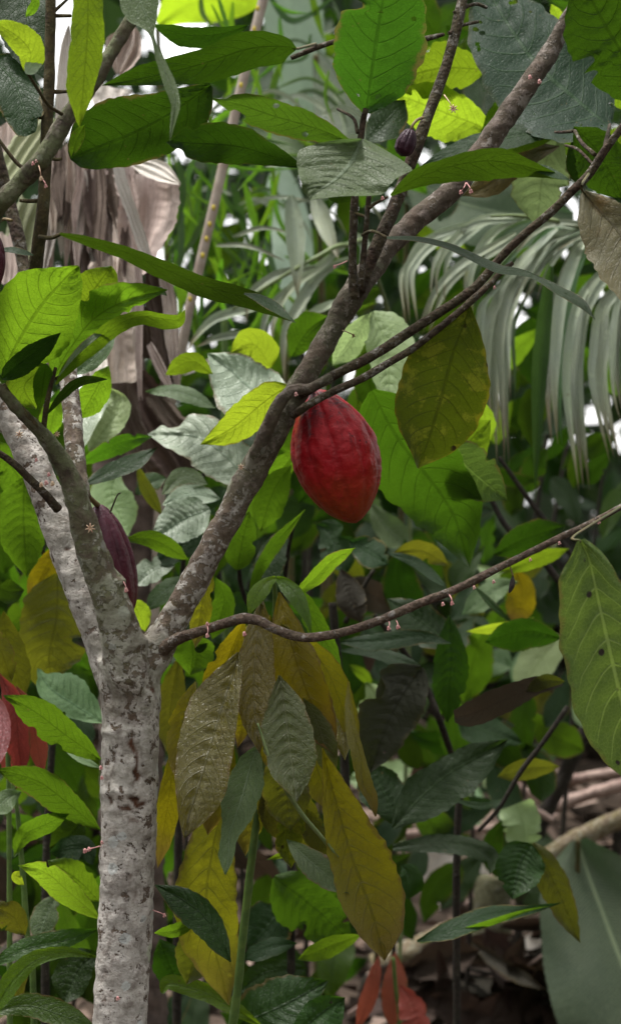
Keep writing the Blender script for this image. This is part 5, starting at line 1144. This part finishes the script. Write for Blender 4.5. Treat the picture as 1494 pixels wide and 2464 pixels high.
# ------------------------------------------------------------------ far forest: one mass of small leaves, with gaps to the sky, and an added light-blocking ring out of view
def far_forest_and_sky_block():
    n = 42000
    V, F = [], []
    Y = rng.uniform(9.0, 15.0, n)
    X = rng.uniform(-4.6, 4.6, n); Z = rng.uniform(.2, 6.2, n) ** 1.0
    IX = 747 + X / (Y * px(1)); IY = 1232 - (Z - CAMZ) / (Y * px(1))
    # clumps: keep leaves where a slow noise is high
    keep = np.array([mnoise.noise(Vector((x * 1.4, y * .8, z * 1.4))) > -.42 for x, y, z in zip(X, Y, Z)])
    for hx, hy, rx, ry in HOLES:
        keep &= ((IX - hx) / (rx + 22)) ** 2 + ((IY - hy) / (ry + 22)) ** 2 > 1
    P = [(x, y, z, .18) for x, y, z in zip(X[keep], Y[keep], Z[keep])]
    for k in range(7500):  # unseen leaf ring around the camera, added to cut low sky light
        a = rng.uniform(math.radians(30), math.radians(330))          # 0 = straight ahead
        r = rng.uniform(5.5, 9.5)
        P.append((r * math.sin(a), r * math.cos(a), 6.5 * rng.random() ** .8, .5))
    c = 0
    for x, y, z, L0 in P:
        L = L0 * rng.uniform(.55, 1.45); w = L * rng.uniform(.2, .34)
        d = Vector(rng.normal(0, 1, 3)); d.z -= .6; d.normalize()
        e = d.cross(Vector((rng.normal(0, .6), -.4, 1))).normalized()
        o = Vector((x, y, z)); nrm = d.cross(e)
        for q in (o, o + d * L * .35 + e * w + nrm * w * .25, o + d * L * .35 - e * w + nrm * w * .25, o + d * L * .7 + e * w * .7 + nrm * w * .1, o + d * L * .7 - e * w * .7 + nrm * w * .1, o + d * L, o + d * L * .35, o + d * L * .7):
            V.append(q)
        F += [(c, c + 1, c + 6), (c, c + 6, c + 2), (c + 1, c + 3, c + 7, c + 6), (c + 6, c + 7, c + 4, c + 2), (c + 3, c + 5, c + 7), (c + 7, c + 5, c + 4)]
        c += 8
    g = NT('forest_leaves')
    geo = g.n('NewGeometry')
    r = geo.outputs['Random Per Island']
    cr = g.n('ValToRGB')
    el = cr.color_ramp.elements
    el[0].color = (.012, .035, .008, 1); el[1].color = (.06, .1, .03, 1)
    e = el.new(.45); e.color = (.025, .065, .012, 1)
    e = el.new(.8); e.color = (.05, .07, .045, 1)
    g.put(cr.inputs[0], r)
    pb = g.bsdf(cr.outputs[0], .5, None, .35)
    tb = g.n('BsdfTranslucent'); g.put(tb.inputs[0], g.mix(.5, cr.outputs[0], (.1, .25, .01)))
    mx = g.n('MixShader'); mx.inputs[0].default_value = .4
    g.put(mx.inputs[1], pb); g.put(mx.inputs[2], tb.outputs[0])
    link('far_foliage_and_sky_block', mesh_from('far_foliage_and_sky_block', V, F, smooth=False), kind='stuff', label='shaded green forest foliage filling the far background, plus unseen ring added to block skylight', cat='foliage', mats=[g.done(mx.outputs[0])])
far_forest_and_sky_block()
def litter():
    V, F, c = [], [], 0
    for k in range(5200):
        x, y = rng.uniform(-3, 3), rng.uniform(5.2, 11)
        z = ground_h(x, y) + rng.uniform(.01, .06)
        L = rng.uniform(.06, .17); w = L * .3
        a = rng.uniform(0, 6.28)
        d = Vector((math.cos(a), math.sin(a), rng.uniform(-.3, .5))).normalized(); e = d.cross(Vector((rng.normal(0, .3), rng.normal(0, .3), 1))).normalized(); nr = d.cross(e)
        o = Vector((x, y, z))
        for q in (o, o + d * L * .5 + e * w - nr * w * .3, o + d * L, o + d * L * .5 - e * w - nr * w * .3, o + d * L * .5): V.append(q)
        F += [(c, c + 1, c + 4), (c + 1, c + 2, c + 4), (c + 2, c + 3, c + 4), (c + 3, c, c + 4)]
        c += 5
    g = NT('litter_leaves')
    cr = g.n('ValToRGB'); el = cr.color_ramp.elements
    el[0].color = (.05, .035, .026, 1); el[1].color = (.3, .22, .18, 1)
    e = el.new(.6); e.color = (.11, .075, .055, 1)
    g.put(cr.inputs[0], g.n('NewGeometry').outputs['Random Per Island'])
    link('leaf_litter', mesh_from('leaf_litter', V, F, smooth=False), kind='stuff', label='brown dry leaf litter scattered over the forest floor', cat='leaf litter', mats=[g.done(g.bsdf(cr.outputs[0], .8, None, .2))])
litter()

# ------------------------------------------------------------------ camera, light
cam = bpy.data.objects.new('camera', bpy.data.cameras.new('camera'))
COL.objects.link(cam)
cam.location = (0, 0, CAMZ); cam.rotation_euler = (math.radians(90), 0, 0)
cd = cam.data
cd.sensor_fit = 'VERTICAL'; cd.sensor_height = 24; cd.lens = 12 / math.tan(math.radians(11))
cd.clip_end = 500; cd.clip_start = .05
cd.dof.use_dof = True; cd.dof.focus_distance = 3.92; cd.dof.aperture_fstop = 3.4
SC.camera = cam
w = bpy.data.worlds.new('World'); SC.world = w; w.use_nodes = True
nt = w.node_tree
bg = nt.nodes['Background']
sky = nt.nodes.new('ShaderNodeTexSky'); sky.sky_type = 'NISHITA'; sky.sun_disc = False
ELEV, ROT = 75., -75.
sky.sun_elevation = math.radians(ELEV); sky.sun_rotation = math.radians(ROT)
sky.air_density = 1.6; sky.dust_density = 1.5; sky.ozone_density = .6
hs = nt.nodes.new('ShaderNodeHueSaturation'); hs.inputs['Saturation'].default_value = .05     # an overcast sky is nearly white
nt.links.new(sky.outputs[0], hs.inputs['Color'])
nt.links.new(hs.outputs[0], bg.inputs[0]); bg.inputs[1].default_value = .115
sl = bpy.data.lights.new('sun', 'SUN'); sl.energy = 1.5; sl.angle = math.radians(13); sl.color = (1, .97, .92)
so = bpy.data.objects.new('sun', sl); COL.objects.link(so)
e_, r_ = math.radians(ELEV), math.radians(ROT)
dirv = Vector((math.sin(r_) * math.cos(e_), math.cos(r_) * math.cos(e_), math.sin(e_)))   # towards the sun
so.rotation_euler = dirv.to_track_quat('Z', 'Y').to_euler(); so.location = (0, 0, 8)
SC.view_settings.view_transform = 'Standard'; SC.view_settings.look = 'None'
SC.view_settings.exposure = 1.8; SC.view_settings.gamma = 1.
SC.cycles.max_bounces = 8; SC.cycles.transparent_max_bounces = 8; SC.cycles.transmission_bounces = 6; SC.cycles.diffuse_bounces = 4
SC.cycles.use_denoising = True
